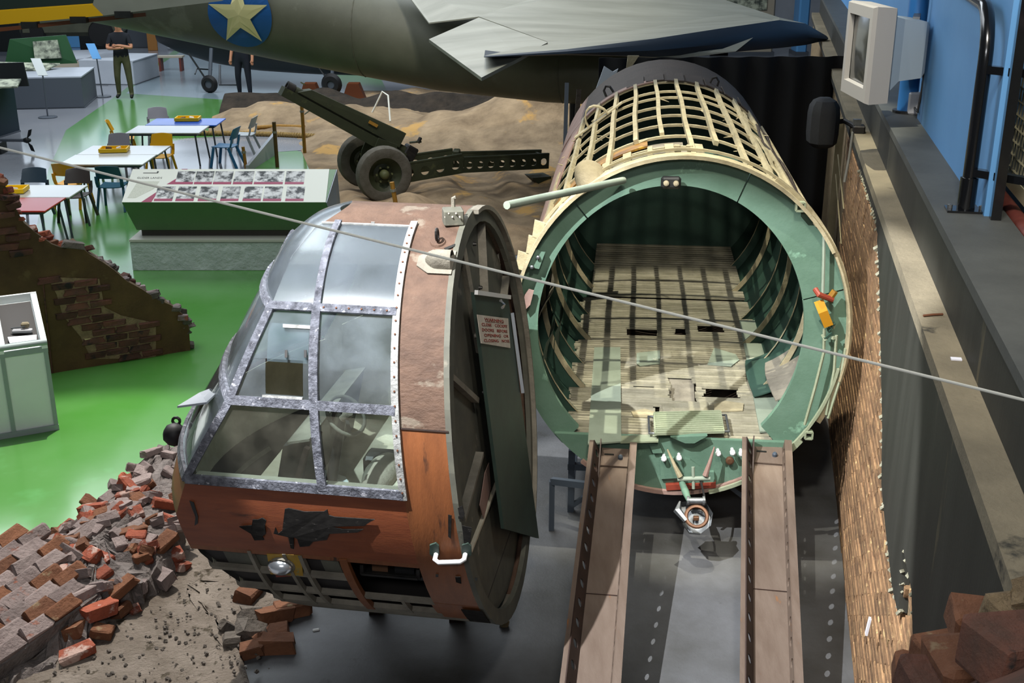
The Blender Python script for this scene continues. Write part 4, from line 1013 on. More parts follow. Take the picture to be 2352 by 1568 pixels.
MB().bar(dp[2] - AN * .014, NPL(1196, 900, -.05) - AN * .014, .02, .03).build('door_edge', 'lectern_grey', dr)
MB().tube([NPL(1150, 690, -.075), NPL(1158, 700, -.085), NPL(1154, 706, -.085)], .01, 6).build('door_latch', 'chrome', dr)
sgp = [NPL(x, y, -.056) for x, y in ((1095, 722), (1166, 731), (1171, 799), (1104, 788))]
sg = MB().prism(sgp, -AN * .004).build('warning_sign', 'sign_white', dr, label='off-white warning sign with red capitals')
dx, dy = (sgp[1] - sgp[0]), (sgp[0] - sgp[3])
wdt = dx.length; hgt_ = dy.length
for k, (txt, wr_) in enumerate((('WARNING', .60), ('CLOSE COCKPIT', .88), ('DOORS BEFORE', .86), ('OPENING OR', .82), ('CLOSING NOSE', .88))):
    f = .86 - .19 * k; og = sgp[3] + dy * (f - .05) + dx * .5 - AN * .0055
    sz = hgt_ * .155; at_ = 0
    for wd in txt.split(' '):
        cpos = (at_ + len(wd) / 2) / len(txt) - .5; at_ += len(wd) + 1
        lettering(wd, sz, og + dx * (cpos * wr_), dx, dy, 'sign_red', sg, 'sign_lettering', stretch=wdt * wr_ / (len(txt) * sz * .66))
uo = sgp[3] + dy * .785 - AN * .0055
MB().prism([uo + dx * .2, uo + dx * .8, uo + dx * .8 + dy * .012, uo + dx * .2 + dy * .012], -AN * .001).build('underline', 'sign_red', sg)
MB().prism([NPL(x, y, .03) for x, y in ((1113, 1085), (1122, 1062), (1126, 1120), (1110, 1190), (1101, 1160))], -AN * .004).build('torn_notice', 'pink_skin', NO)
for x, y in ((1090, 770), (1087, 560), (1100, 660), (1108, 900)): MB().lathe([(.014, 0), (.01, .02)], NPL(x, y, .03), -AN, 8).build('bolt', 'sign_white' if y == 770 else 'dark_metal', NO)
# black ball lamp and flap on the far cheek
pl0 = NF(66, 93); nl0 = NFN(66, 93)
bl_ = MB().lathe([(.02, -.02), (.05, .0), (.07, .035), (.068, .07), (.045, .105), (.015, .115)], pl0, (nl0 + V((0, 0, -.1))), 18).build('ball_lamp', 'black_rubber', NO, 50, label='glossy black ball lamp')
MB().tube([pl0 + V((-.04, .03, .085 + .022 * math.sin(a))) + V((.022 * math.cos(a), 0, 0)) for a in rng(0, 2 * math.pi, 11)], .009, 6).build('eye_ring', 'dark_metal', bl_)
p0 = NF(40, 73); MB().prism([p0 + BN * .1, p0 + AN * .22 - V((0, 0, .08)), p0 + AN * .20 - V((0, 0, .10)) - BN * .25, p0 - BN * .2], V((0, 0, .012))).build('weather_flap', 'lectern_grey', NO)
# ---------- what stands inside the cockpit
z0 = -.46
b = MB(); b.prism([NL(s, q, z0) for s, q in ((.03, -.95), (.03, .98), (1.35, .95), (1.5, .5), (1.5, -.5), (1.35, -.95))], V((0, 0, .02))); b.build('cockpit_floor', 'interior_cream', NO)
npatch('near_sill', 88.6, 97, SM, lambda t: sf(t) - .03, 'interior_cream', .05, .97)
MB().prism([NL(s, -.9, z) for s, z in ((.05, z0), (1.3, z0), (1.2, .2), (.05, .75))], BN * .02).build('far_side_panel', 'interior_cream', NO)
MB().prism([NL(.08, q, z) for q, z in ((-.9, z0), (.95, z0), (.85, .35), (.1, .9), (-.6, .7))], AN * .02).build('rear_partition', 'interior_green', NO)
sx = lambda px, py, z: G(px, py, CN.z + z)
# seat: pan, cushion, back
st_ = MB().box(NL(.36, .42, z0 + .22), (.40, .46, .05), rot3(0, 0, -.17), .012).build('seat_pan', 'interior_cream', NO)
MB().box(NL(.36, .42, z0 + .12), (.34, .40, .20), rot3(0, 0, -.17)).build('seat_base', 'interior_green', st_)
cc = NL(.60, .50, z0 + .26)
MB().patch(lambda u, v: cc + AN * (.10 * math.cos(u) * math.cos(v)) + BN * (.24 * math.sin(u) * math.cos(v)) + V((0, 0, .085 * math.sin(v))), rng(0, 2 * math.pi, 17), rng(-math.pi / 2, math.pi / 2, 9)).build('seat_cushion', 'cushion', st_, 60)
MB().prism([NL(.12, q, z) for q, z in ((.2, z0 + .22), (.66, z0 + .22), (.62, z0 + .62), (.24, z0 + .62))], AN * .04).build('seat_back', 'interior_cream', st_)
s2 = MB().box(NL(.36, -.42, z0 + .22), (.40, .46, .05), rot3(0, 0, -.17), .012).build('seat_pan', 'interior_cream', NO)
MB().prism([NL(.12, q, z) for q, z in ((-.66, z0 + .22), (-.2, z0 + .22), (-.24, z0 + .62), (-.62, z0 + .62))], AN * .04).build('seat_back', 'interior_cream', s2)
# control column, wheel, levers, pedals
wc = NL(.80, .38, .10); cb_ = NL(1.0, .36, z0 + .02); wn = (V((0, 0, .62)) - AN * .62 + BN * .3).normalized()
co = MB().tube([cb_, wc - wn * .04], [.04, .022], 9).build('control_column', 'dark_metal', NO, 50)
wx = wn.orthogonal().normalized(); wy = wn.cross(wx)
MB().tube([wc + (wx * math.cos(a) + wy * math.sin(a)) * .125 for a in rng(0, 2 * math.pi, 29)], .012, 8).build('control_wheel', 'frame_grey', co, 50)
for a in (.3, 2.4, 4.5): MB().bar(wc, wc + (wx * math.cos(a) + wy * math.sin(a)) * .12, .02, .012).build('spoke', 'dark_metal', co)
MB().lathe([(.03, -.03), (.03, .03), (.022, .04)], wc, wn, 14).build('wheel_hub', 'cushion', co, 50)
ip = MB().prism([NL(s, .48, z) for s, z in ((1.14, z0 + .02), (1.30, z0 + .02), (1.18, -.08), (1.0, -.02))], -BN * 1.1).build('instrument_panel', 'black_paint', NO)
MB().prism([NL(.98, .55, .0), NL(1.12, .55, -.03), NL(1.12, -.6, -.03), NL(.98, -.6, .0)], V((0, 0, .015))).build('coaming', 'frame_grey', ip)
for d in (.52, .3, 0): MB().bar(NL(1.2, d, z0), NL(1.0, d + .03, -.04), .03, .03).build('panel_strut', 'steel_dark', ip)
for q in (.55, .2): 
    pd = MB().box(NL(1.02, q, z0 + .07), (.20, .09, .012), rot3(0, .5, -.17 + .5)).build('rudder_pedal', 'white_panel', NO)
lv = MB().tube([NL(.55, -.05, z0), NL(.62, -.02, .02)], .012, 7).build('flap_lever', 'dark_metal', NO); MB().lathe([(.01, -.03), (.03, -.01), (.03, .02), (.012, .03)], NL(.62, -.02, .03), n=12).build('lever_knob', 'frame_grey', lv, 50)
MB().box(NL(.72, .1, z0 + .1), (.22, .16, .2), rot3(0, 0, -.17), .02).build('centre_pedestal', 'dark_metal', NO)
MB().prism([NL(.28, .95, z0), NL(.50, .93, z0), NL(.28, .9, -.02)], -BN * .015).build('side_gusset', 'interior_green', NO)
# low trestle that carries the nose
NT = thing('cockpit_trestle', 'dark timber trestle under the cockpit nose', 'trestle', (CN.x - .5, CN.y, 0))
for s in (.45, 1.0):
    MB().bar(NL(s, -.75, -1.02), NL(s, .05, -1.27), .10, .06).build('cross_beam', 'steel_dark', NT)
    for q in (-.6, -.2):
        p = NL(s, q, -1.28 if q > -.3 else -1.16); MB().box((p.x, p.y, p.z / 2), (.09, .09, p.z)).build('leg', 'steel_dark', NT)
# ================================================================== HELPERS FOR REPEATS
def PX(w):
    w = V(w) - O3; z = w.y * cp - w.z * sp; u = w.y * sp + w.z * cp
    return CX + F_PX * w.x / z, CY - F_PX * u / z
BV = {}
for kind, sz in (('whole', (.215, .10, .065)), ('half', (.12, .10, .066)), ('thick', (.20, .11, .085)), ('chip', (.08, .07, .05))):
    BV[kind] = []
    for i in range(4):
        me = rock_mesh('brick', sz, 70 + i + len(kind) * 7, .16 if kind != 'chip' else .35, ch=.009 if kind != 'chip' else .012)
        me.materials.append(None); BV[kind].append(me)
bn = [0]
def brick(p, rot, m, kind='whole', parent=None, label=None, group=None, name='brick', scale=1.0):
    bn[0] += 1
    o = bpy.data.objects.new(name, BV[kind][bn[0] % 4]); COL.objects.link(o)
    o.material_slots[0].link = 'OBJECT'; o.material_slots[0].material = MATS[m]
    o.location = V(p) - (ORG[parent.name] if parent is not None else V()); o.rotation_euler = rot; o.scale = (scale,) * 3
    if parent is not None: o.parent = parent
    if label: tag(o, label, 'brick', group)
    return o

def inpoly(x, y, P):
    c = False
    for (x0, y0), (x1, y1) in zip(P, P[1:] + P[:1]):
        if (y0 > y) != (y1 > y) and x < (x1 - x0) * (y - y0) / (y1 - y0) + x0: c = not c
    return c
# ================================================================== LOADING-BAY RUBBLE, LEFT FOREGROUND
rr = random.Random(21)
mnd = [(-60, 1420), (20, 1325), (110, 1285), (220, 1225), (310, 1150), (380, 1085), (425, 1075), (440, 1160), (430, 1240), (405, 1330), (330, 1400), (250, 1440), (200, 1500), (120, 1545), (40, 1580), (-60, 1620)]
mw = [G(*p) for p in mnd]; cm = sum(mw, V()) / len(mw)
spine = [G(*p) for p in ((185, 1365), (230, 1330), (290, 1280), (365, 1190), (410, 1110))]
def heap_h(p):
    d = 9
    for a, c in zip(spine, spine[1:]):
        ab = c - a; t = max(0, min(1, (p - a).dot(ab) / ab.dot(ab))); d = min(d, (p - (a + ab * t)).length)
    return .26 * max(0, 1 - (d / .75) ** 2)
vs, fs = [], []; ring = []
for i in range(len(mw)):
    for q in range(5): ring.append(mw[i].lerp(mw[(i + 1) % len(mw)], q / 5))
FR = (1.0, .95, .87, .77, .66, .54, .42, .3, .18, .08); n = len(ring)
for j, f in enumerate(FR):
    for p in ring:
        q = cm.lerp(p, f); h = 0 if j == 0 else heap_h(V((q.x, q.y, 0))) * 1.0 + rr.uniform(.0, .07)
        vs.append(V((q.x + rr.uniform(-.03, .03), q.y + rr.uniform(-.03, .03), max(h, .004 if j == 0 else .015))))
for j in range(len(FR) - 1):
    for k in range(n): fs.append((j * n + k, j * n + (k + 1) % n, (j + 1) * n + (k + 1) % n, (j + 1) * n + k))
fs.append([(len(FR) - 1) * n + k for k in range(n)])
tag(MB().add(vs, fs).build('rubble_mound', 'mortar_grey', org=(cm.x, cm.y, 0)), 'heap of crumbled grey mortar between green floor and cockpit', 'rubble')
GRP = 'bricks in the rubble heap'
named = [((205, 1255), .16, 'brick_grey', 'whole', .4, 'dusty pink brick on the green-floor edge of the rubble heap'),
         ((240, 1232), .13, 'brick_grey', 'whole', .5, 'pale brick leaning on the outer rim of the rubble heap'),
         ((395, 1100), .14, 'brick_red', 'whole', .3, 'red brick with dark top just under the black ball lamp'),
         ((370, 1128), .16, 'brick_grey', 'thick', .5, 'dark topped brick second from the ball lamp'),
         ((325, 1150), .16, 'brick_grey', 'half', .2, 'rounded pale half brick on the heap ridge'),
         ((300, 1178), .17, 'brick_grey', 'whole', .2, 'long pale brick on the heap ridge above the grooved brick'),
         ((345, 1160), .22, 'brick_grey', 'thick', 1.3, 'grey brick standing on edge near cockpit chin'),
         ((330, 1245), .24, 'brick_grey', 'thick', -.6, 'large grooved grey brick in the middle of the heap'),
         ((318, 1285), .20, 'brick_red', 'half', .1, 'bright orange broken brick in the middle of the heap'),
         ((238, 1285), .26, 'brick_red', 'half', -.5, 'orange brick with shiny white top'),
         ((235, 1320), .24, 'brick_red', 'half', .9, 'curved broken red brick below the shiny one'),
         ((195, 1365), .22, 'brick_grey', 'thick', .9, 'big upright brown brick beside the lying wall slab'),
         ((230, 1400), .17, 'brick_red', 'thick', .7, 'big orange brick with grey top facing the camera'),
         ((300, 1355), .12, 'brick_grey', 'thick', .2, 'square brown brick at the lower edge of the heap'),
         ((370, 1325), .10, 'brick_grey', 'thick', -.7, 'large grey brick tilted on the sandy soil'),
         ((400, 1275), .14, 'brick_red', 'half', .4, 'shattered orange brick beside the cockpit chin'),
         ((180, 1440), .10, 'brick_brown', 'thick', 1.4, 'brown brick standing upright on the sandy soil'),
         ((235, 1450), .08, 'brick_brown', 'half', .0, 'mossy square brick end on the sandy soil'),
         ((275, 1400), .09, 'brick_brown', 'half', 1.2, 'narrow grey brick leaning at the heap foot'),
         ((175, 1500), .06, 'brick_red', 'whole', .5, 'flat broken orange brick nearest the camera'),
         ((310, 1400), .06, 'brick_red', 'chip', .5, 'crushed red brick piece at the heap foot'),
         ((135, 1305), .16, 'brick_red', 'whole', .7, 'pink brick with grey top on the heap rim'),
         ((105, 1330), .18, 'brick_red', 'half', 1.0, 'small pointed red brick by the lying wall slab'),
         ((170, 1290), .17, 'brick_grey', 'whole', .3, 'blue grey topped brick on the heap rim'),
         ((268, 1210), .18, 'brick_grey', 'whole', .4, 'mortared pale brick on the heap ridge'),
         ((390, 1200), .16, 'brick_red', 'whole', 1.5, 'thin red brick upright against the cockpit chin'),
         ((385, 1150), .16, 'brick_grey', 'thick', .8, 'broken grey brick close to the cockpit cheek'),
         ((340, 1210), .22, 'brick_red', 'half', .5, 'blue and orange chipped brick above the grooved brick'),
         ((270, 1340), .2, 'brick_brown', 'half', .4, 'brown half brick in the heap hollow'),
         ((400, 1300), .06, 'brick_red', 'whole', -.4, 'thin pink brick slip on the soil by the chin')]
for (px, py), z, m, k, yaw, lb in named:
    brick(G(px, py, z), (rr.uniform(-.35, .35), rr.uniform(-.35, .35), yaw), m, k, None, lb, GRP, 'loose_brick', 1.05)
zone = lambda x, y: 'near the cockpit chin' if x > 330 else ('on the ridge of the rubble heap' if y < 1275 else ('beside the fallen masonry slab' if x < 210 else 'at the soil foot of the rubble heap'))
words = {'brick_red': 'orange red', 'brick_grey': 'dusty grey', 'brick_brown': 'dark brown'}; kinds = {'half': 'broken half brick', 'chip': 'small brick chip', 'whole': 'whole brick'}
for i in range(190):
    j = rr.randrange(4); q = spine[j].lerp(spine[j + 1], rr.random()) + V((rr.uniform(-.6, .6), rr.uniform(-.6, .5), 0)); h = heap_h(V((q.x, q.y, 0)))
    x_, y_ = PX(V((q.x, q.y, h)))
    if not (inpoly(*PX(q), mnd)) or x_ < 120: continue
    m_ = rr.choice(['brick_red', 'brick_grey', 'brick_grey', 'brick_grey', 'brick_brown']); k_ = rr.choice(['half', 'chip', 'half', 'whole'])
    brick(V((q.x, q.y, h + .055)), (rr.uniform(-.6, .6), rr.uniform(-.6, .6), rr.uniform(0, 3.1)), m_, k_, None, f'{words[m_]} {kinds[k_]} {zone(x_, y_)}', 'brick fragments in the heap', 'brick_fragment', rr.uniform(.75, 1.1))
# lying wall slab of ridged courses
sa, sb_, sc_ = G(-70, 1560, .05), G(165, 1420, .10), G(10, 1330, .22)
e1 = (G(150, 1395, .16) - G(-20, 1520, .10)); e1n = e1.normalized(); e2 = V((-e1n.y, e1n.x, 0)); e2n = (e2 + V((0, 0, .26))).normalized(); nz = e1n.cross(e2n)
if nz.z < 0: nz = -nz
LW = thing('fallen_masonry', 'slab of fallen brick wall with ridged courses, left corner', 'brick wall', G(40, 1440))
o0 = G(-45, 1560, .12)
rm3 = M((e1n, e2n, nz)).transposed()
MB().box(o0 + e1n * .42 + e2n * .40 - nz * .04, (1.1, .86, .12), rm3).build('mortar_bed', 'mortar_grey', LW)
for r_ in range(9):
    for k in range(5):
        p = o0 + e1n * (.0 + k * .222 + (.11 if r_ % 2 else 0)) + e2n * (.03 + r_ * .092) + nz * (.035 + rr.uniform(-.012, .012))
        if PX(p)[0] > 178 + r_ * -6: continue
        o = brick(p, (0, 0, 0), 'brick_grey' if (r_ + k) % 3 else 'brick_brown', 'whole', LW)
        o.rotation_euler = (rm3 @ rot3(rr.uniform(-.15, .15) + .35, rr.uniform(-.06, .06), rr.uniform(-.05, .05))).to_euler()
# bricks under the cockpit
under = [((573, 1362), .06, 'brick_brown', 'thick', 1.3, 'upright red brick under the cockpit chin'), ((632, 1410), .06, 'brick_brown', 'thick', .5, 'frogged red brick in front of the cockpit'),
         ((672, 1398), .05, 'brick_brown', 'thick', .4, 'shadowed brick behind the frogged red brick'), ((635, 1478), .05, 'brick_brown', 'thick', .1, 'red brick nearest the camera below the cockpit'),
         ((577, 1490), .05, 'brick_brown', 'half', .3, 'small brown brick beside the red one below cockpit'), ((640, 1450), .05, 'brick_brown', 'half', .2, 'brick between the frogged and nearest bricks')]
for (px, py), z, m, k, yaw, lb in under: brick(G(px, py, z), (rr.uniform(-.25, .25), rr.uniform(-.2, .2), yaw), m, k, None, lb, 'bricks under the cockpit', 'loose_brick', 1.15)
for i, (px, py, s_, lb) in enumerate(((578, 1448, 1.7, 'large grey mortar lump among bricks below cockpit'), (535, 1468, 1.2, 'dark mortar stone left of the mortar lump'), (575, 1415, 1.5, 'brown rubble stone under the cockpit chin'), (600, 1468, .9, 'small red stone between the bricks below cockpit'), (520, 1440, .9, 'earth clod on the soil left of the bricks'))):
    o = brick(G(px, py, .05), (rr.random(), rr.random(), rr.random()), 'stone_grey' if i != 3 else 'brick_brown', 'chip', None, None, None, 'rubble_stone', s_ * 1.3); tag(o, lb, 'stone', 'stones under the cockpit')
p = G(726, 1446, .012); tag(MB().box(p, (.045, .025, .014), rot3(0, 0, .3), .005).build('plaster_chip', 'white_chip', org=p), 'small white plaster chip on the concrete floor', 'chip')
p = G(1158, 1430, .03); tag(MB().box(p, (.06, .05, .06), rot3(0, .2, .3), .012).build('wood_block', 'timber', org=p), 'small wooden block under the cockpit rear edge', 'block')
# pebbles over the soil
b = MB()
for i in range(420):
    q = G(rr.uniform(-40, 620), rr.uniform(1330, 1640)); x_, y_ = PX(q)
    if x_ > 560 and y_ < 1500: continue
    w_ = rr.uniform(.006, .022); b.box(q + V((0, 0, .045)), (w_, w_, w_ * .7), rot3(rr.random(), rr.random(), rr.random()))
o = b.build('soil_pebbles', 'stone_grey'); o['kind'] = 'stuff'; tag(o, 'fine grey pebbles scattered over the sandy soil', 'pebbles')
# ================================================================== BROKEN PIER AT LOWER RIGHT
pr = thing('ruined_brick_pier', 'broken red brick pier against the black wall, lower right corner', 'brick pier', WL(3.6, .6, 0))
def DA(x, y, a): r = ray(x, y); return O3 + r * (a / r.dot(WN))
ct = [DA(2140, 1600, .46), DA(2420, 1590, .50), DA(2400, 1440, .79), DA(2250, 1450, .79)]
MB().hexa([V((q.x, q.y, 0)) for q in ct] + ct).build('mortar_core', 'brick_dark', pr)
for px, py, a, m, sx, rot in ((2262, 1432, .69, 'brick_brown', (.19, .15, .10), (.05, .06, -.15)), (2162, 1502, .62, 'brick_brown', (.14, .14, .085), (.0, -.08, .2)), (2103, 1550, .57, 'brick_brown', (.13, .13, .085), (.1, .1, -.3)), (2250, 1535, .56, 'brick_brown', (.22, .16, .10), (0, 0, .1)), (2340, 1500, .60, 'brick_dark', (.2, .16, .12), (0, .1, .3)), (2185, 1590, .50, 'brick_dark', (.22, .16, .10), (.1, .1, .1)), (2330, 1420, .73, 'mortar', (.14, .12, .10), (.2, .1, .4))):  # brick_dark on the front bricks has their shadow put into the colour
    me = rock_mesh('brick', sx, int(px), .07, ch=.014); me.materials.append(MATS[m]); o = bpy.data.objects.new('brick', me); COL.objects.link(o); o.parent = pr
    o.location = DA(px, py, a) - ORG[pr.name]; o.rotation_euler = rot
b = MB()
for i in range(70):
    f = rr.random(); q = DA(2285 + 75 * f + rr.uniform(-8, 8), 1415 - 95 * f * rr.random() + rr.uniform(0, 20), .735 + .05 * rr.random())
    w_ = rr.uniform(.012, .04); b.box(q, (w_, w_, w_), rot3(rr.random(), rr.random(), rr.random()))
o = b.build('mortar_lumps', 'mortar', pr); o['kind'] = 'stuff'

# ================================================================== RUINED WALL AT LEFT
P0, P1 = G(120, 858), G(437, 805); re_ = (P1 - P0).normalized(); rn_ = V((re_.y, -re_.x, 0))
if rn_.y > 0: rn_ = -rn_
def RP(x, y, off=0):
    d = ray(x, y); t = ((P0 - O3).dot(rn_) + off) / d.dot(rn_); return O3 + d * t
RW = thing('brick_ruin', 'ruined plastered brick wall sloping down on the green floor', 'brick wall', P0.lerp(P1, .5))
top_ = [(437, 800), (434, 750), (420, 722), (392, 700), (360, 688), (326, 664), (292, 646), (262, 620), (236, 602), (206, 584), (178, 560), (150, 572), (118, 560), (84, 536), (55, 512), (32, 470), (14, 430), (-12, 400), (-70, 350)]
bl = [RP(437, 805)] + [RP(*q) for q in top_]; bl.append(V((bl[-1].x, bl[-1].y, 0)))
MB().prism(bl, -rn_ * .26).build('wall_core', 'ruin_plaster', RW)
MB().bar(RP(98, 640) + rn_ * .01, RP(120, 856) + rn_ * .01, .012, .012).build('corner_seam', 'brick_dark', RW)
mask = [(108, 640), (225, 645), (235, 705), (275, 728), (352, 745), (355, 818), (215, 818), (190, 770), (150, 722), (138, 676)]
mask2 = [(-10, 470), (70, 540), (70, 590), (-10, 590)]
yawr = math.atan2(re_.y, re_.x)
for c in range(24):
    z = .05 + c * .078
    for k in range(16):
        t_ = -1.5 + k * .228 + (.114 if c % 2 else 0); p = P0 + re_ * t_ + V((0, 0, z)); x, y = PX(p)
        if inpoly(x, y, mask) or inpoly(x, y, mask2):
            brick(p + rn_ * (.006 - .03), (0, 0, yawr), 'brick_dark', 'whole', RW)
            # mortar bed beneath each brick
b = MB()
bb_ = [(108, 636), (228, 640), (240, 705), (278, 724), (358, 742), (358, 822), (210, 824), (184, 772), (144, 724), (130, 676)]
MB().prism([RP(*q, .004) for q in bb_], rn_ * .004).build('mortar_joints', 'mortar', RW)
MB().prism([RP(*q, .012) for q in ((193, 778), (228, 776), (222, 786), (205, 789))], rn_ * .004).build('plaster_flake', 'star_cream', RW)
for (x0, y0), (x1, y1) in zip(top_, top_[1:]):
    L = (RP(x0, y0) - RP(x1, y1)).length
    for i in range(max(1, int(L / .045))):
        f = rr.random(); p = RP(x0 + (x1 - x0) * f, y0 + (y1 - y0) * f) - rn_ * rr.uniform(.0, .24) + V((0, 0, rr.uniform(-.05, .02)))
        m = rr.choice(['brick_grey', 'brick_grey', 'brick_dark', 'stone_grey']) if x0 > 170 else rr.choice(['brick_red', 'brick_red', 'brick_brown', 'brick_dark'])
        brick(p, (rr.uniform(-.4, .4), rr.uniform(-.4, .4), yawr + rr.uniform(-.6, .6)), m, rr.choice(['half', 'half', 'chip', 'whole']), RW, scale=rr.uniform(.7, 1.0))
# ================================================================== DISPLAY CASE AT LEFT
kb = G(137, 988); KC = thing('display_case', 'white panelled display case with a sloping open tray', 'display case', kb + V((-.4, .2, 0)))
kl = G(-140, 1035); kd = (kl - kb).normalized(); kn = V((kd.y, -kd.x, 0));
if kn.y < 0: kn = -kn
wK = (kl - kb).length; zf, zb, dK = .86, 1.12, .62
def KP(a, d, z): return kb + kd * a + kn * d + V((0, 0, z))
prof = [(0.03, .02), (0.03, zf - .05), (dK, zb - .05), (dK, .02)]
MB().prism([KP(.02, d, z) for d, z in prof], kd * (wK - .04)).build('case_body', 'white_panel', KC)
for a in (0, .36, wK - .03): MB().box(KP(a + .02, .02, zf / 2 - .02), (.035, .02, zf - .05), rot3(0, 0, math.atan2(kd.y, kd.x))).build('frame_post', 'grey_frame', KC)
for z in (.03, zf - .07): MB().bar(KP(0, .015, z), KP(wK, .015, z), .02, .05).build('frame_rail', 'grey_frame', KC)
MB().tube([KP(0, .0, zf), KP(wK, .0, zf)], .028, 10).build('front_roll_edge', 'grey_frame', KC, 50)
MB().prism([KP(.06, .05, zf - .04), KP(.06, dK - .03, zb - .06), KP(.34, dK - .03, zb - .06), KP(.34, .05, zf - .04)], V((0, 0, .012))).build('tray_base', 'case_dark', KC)
for a in (.0, .36, .40):
    MB().hexa([KP(a, .0, zf - .06), KP(a + .05, .0, zf - .06), KP(a + .05, dK, zb - .06), KP(a, dK, zb - .06), KP(a, .0, zf + .015), KP(a + .05, .0, zf + .015), KP(a + .05, dK, zb + .015), KP(a, dK, zb + .015)]).build('tray_side', 'white_panel', KC)
MB().hexa([KP(0, dK, zb - .06), KP(wK, dK, zb - .06), KP(wK, dK + .03, zb - .06), KP(0, dK + .03, zb - .06), KP(0, dK, zb + .02), KP(wK, dK, zb + .02), KP(wK, dK + .03, zb + .02), KP(0, dK + .03, zb + .02)]).build('tray_back', 'white_panel', KC)
MB().hexa([KP(.36, .25, zf), KP(.38, .25, zf), KP(.38, dK, zf), KP(.36, dK, zf), KP(.36, .25, zf + .42), KP(.38, .25, zf + .42), KP(.38, dK, zf + .5), KP(.36, dK, zf + .5)]).build('side_board', 'white_panel', KC)
mo = thing('model_vehicle', 'small white model vehicle lying in the display case tray', 'model', KP(.18, .2, zf + .04))
mp_ = KP(.18, .2, zf + .075)
MB().box(mp_ - V((0, 0, .01)), (.17, .05, .03), rot3(0, 0, .15), .006).build('hull', 'white_box', mo); MB().box(mp_ + V((.02, .03, .035)), (.07, .05, .05), rot3(0, 0, .2), .012).build('turret', 'canvas_pad', mo)
MB().tube([mp_ + V((.03, 0, .03)), mp_ + V((-.09, -.02, .02))], .006, 6).build('barrel', 'grey_metal', mo)
tag(MB().prism([KP(a, d, zf - .02 + d * .42 + .0) for a, d in ((.08, .06), (.30, .06), (.31, .14), (.07, .12))], V((0, 0, .008))).build('caption_card', 'paper_white', org=KP(.2, .1, zf)), 'white caption card in the display case tray', 'card')

# ================================================================== INFORMATION LECTERN
Y0 = G(305, 622).y; xl, xr = G(305, 622).x, G(778, 626).x
pz = YP(300, 556, Y0).z
IP = thing('lectern_plinth', 'low grey rendered plinth under the information lectern', 'plinth', ((xl + xr) / 2, Y0 + .3, 0))
MB().box(((xl + xr) / 2, Y0 + .32, pz / 2), (xr - xl, .64, pz), None, .01).build('rendered_block', 'plinth_render', IP)
MB().box(((xl + xr) / 2, Y0 + .33, pz + .02), (xr - xl, .68, .03)).build('top_lip', 'plinth_lip', IP)
Yb = Y0 + .16; z1 = YP(315, 528, Yb).z; Yf = Y0 - .08; z2 = YP(280, 465, Yf).z; Yk = Y0 + .62; z3 = YP(305, 389, Yk).z
IL = thing('information_lectern', 'long green information lectern with sloping photo panel', 'lectern', ((xl + xr) / 2, Yb, pz + .035))
a0, a1 = YP(280, 465, Yf).x, YP(748, 463, Yf).x; b0_, b1_ = YP(314, 528, Yb).x, YP(772, 528, Yb).x
k0, k1 = YP(305, 389, Yk).x, YP(772, 388, Yk).x
MB().box(((b0_ + b1_) / 2, Yb + .22, (pz + .035 + z1) / 2), (b1_ - b0_ - .1, .36, max(.02, z1 - pz - .035))).build('foot_recess', 'plinth_cap', IL)
A, B_, Cc, Dd = V((a0, Yf, z2)), V((a1, Yf, z2)), V((b0_, Yb, z1)), V((b1_, Yb, z1)); K0, K1 = V((k0, Yk, z3)), V((k1, Yk, z3)); Q0, Q1 = V((b0_, Yk, z1)), V((b1_, Yk, z1))
MB().add([A, B_, Cc, Dd, K0, K1, Q0, Q1], [(0, 1, 3, 2), (1, 5, 7, 3), (0, 2, 6, 4), (4, 6, 7, 5), (2, 3, 7, 6), (0, 4, 5, 1)]).build('lectern_body', 'lectern_green', IL)
MB().prism([B_ + V((.004, 0, 0)), Dd + V((.004, 0, 0)), Q1 + V((.004, 0, 0)), K1 + V((.004, 0, 0))], V((.01, 0, 0))).build('end_panel', 'lectern_grey', IL)
ud, vd = (B_ - A), (K0 - A); nn_ = ud.cross(vd).normalized(); 
if nn_.z < 0: nn_ = -nn_
def LP(u, v, h=0): return A + ud * u + vd * v + nn_ * h
pn = MB().prism([LP(0, 0), LP(1, 0), LP(1, 1), LP(0, 1)], nn_ * .006).build('photo_panel', 'print_paper', IL, label='printed panel of black and white photographs')
def quad(name, u0, v0, u1, v1, m, h=.0065, sk=.0): return MB().prism([LP(u0, v0, h), LP(u1, v0, h), LP(u1 + sk, v1, h), LP(u0 + sk, v1, h)], nn_ * .0012).build(name, m, pn)
us = [.245, .333, .433, .536, .635, .79, .905]
for i, u in enumerate((.235, .33, .425, .525, .63, .785)):
    w_ = (.09, .09, .092, .098, .145, .095)[i]; quad('photograph', u, .60, u + w_, .93, 'print_photo'); quad('caption_strip', u, .53, u + w_, .60, 'print_caption')
    if i == 0: MB().prism([LP(.195, .53, .0065), LP(.235, .53, .0065), LP(.235, .70, .0065)], nn_ * .0012).build('caption_wedge', 'print_caption', pn)
for i, u in enumerate((.155, .26, .37, .48, .59, .69, .80)):
    quad('photograph', u, .10, u + .09, .46, 'print_photo'); quad('caption_strip', u, .03, u + .09, .10, 'print_caption')
MB().prism([LP(.095, .0, .0065), LP(.145, .0, .0065), LP(.165, .34, .0065)], nn_ * .0012).build('caption_wedge', 'print_caption', pn)
quad('caption_tab', .25, .985, .28, 1.0, 'print_caption')
MB().prism([LP(.02, .12, .0065), LP(.06, .12, .0065), LP(.14, .4, .0065), LP(.155, .62, .0065), LP(.06, .62, .0065), LP(.045, .6, .0065)], nn_ * .001).build('text_block', 'print_text', pn)
quad('heading_rule', .06, .865, .135, .885, 'print_ink'); quad('heading_mark', .128, .88, .137, .93, 'print_ink')
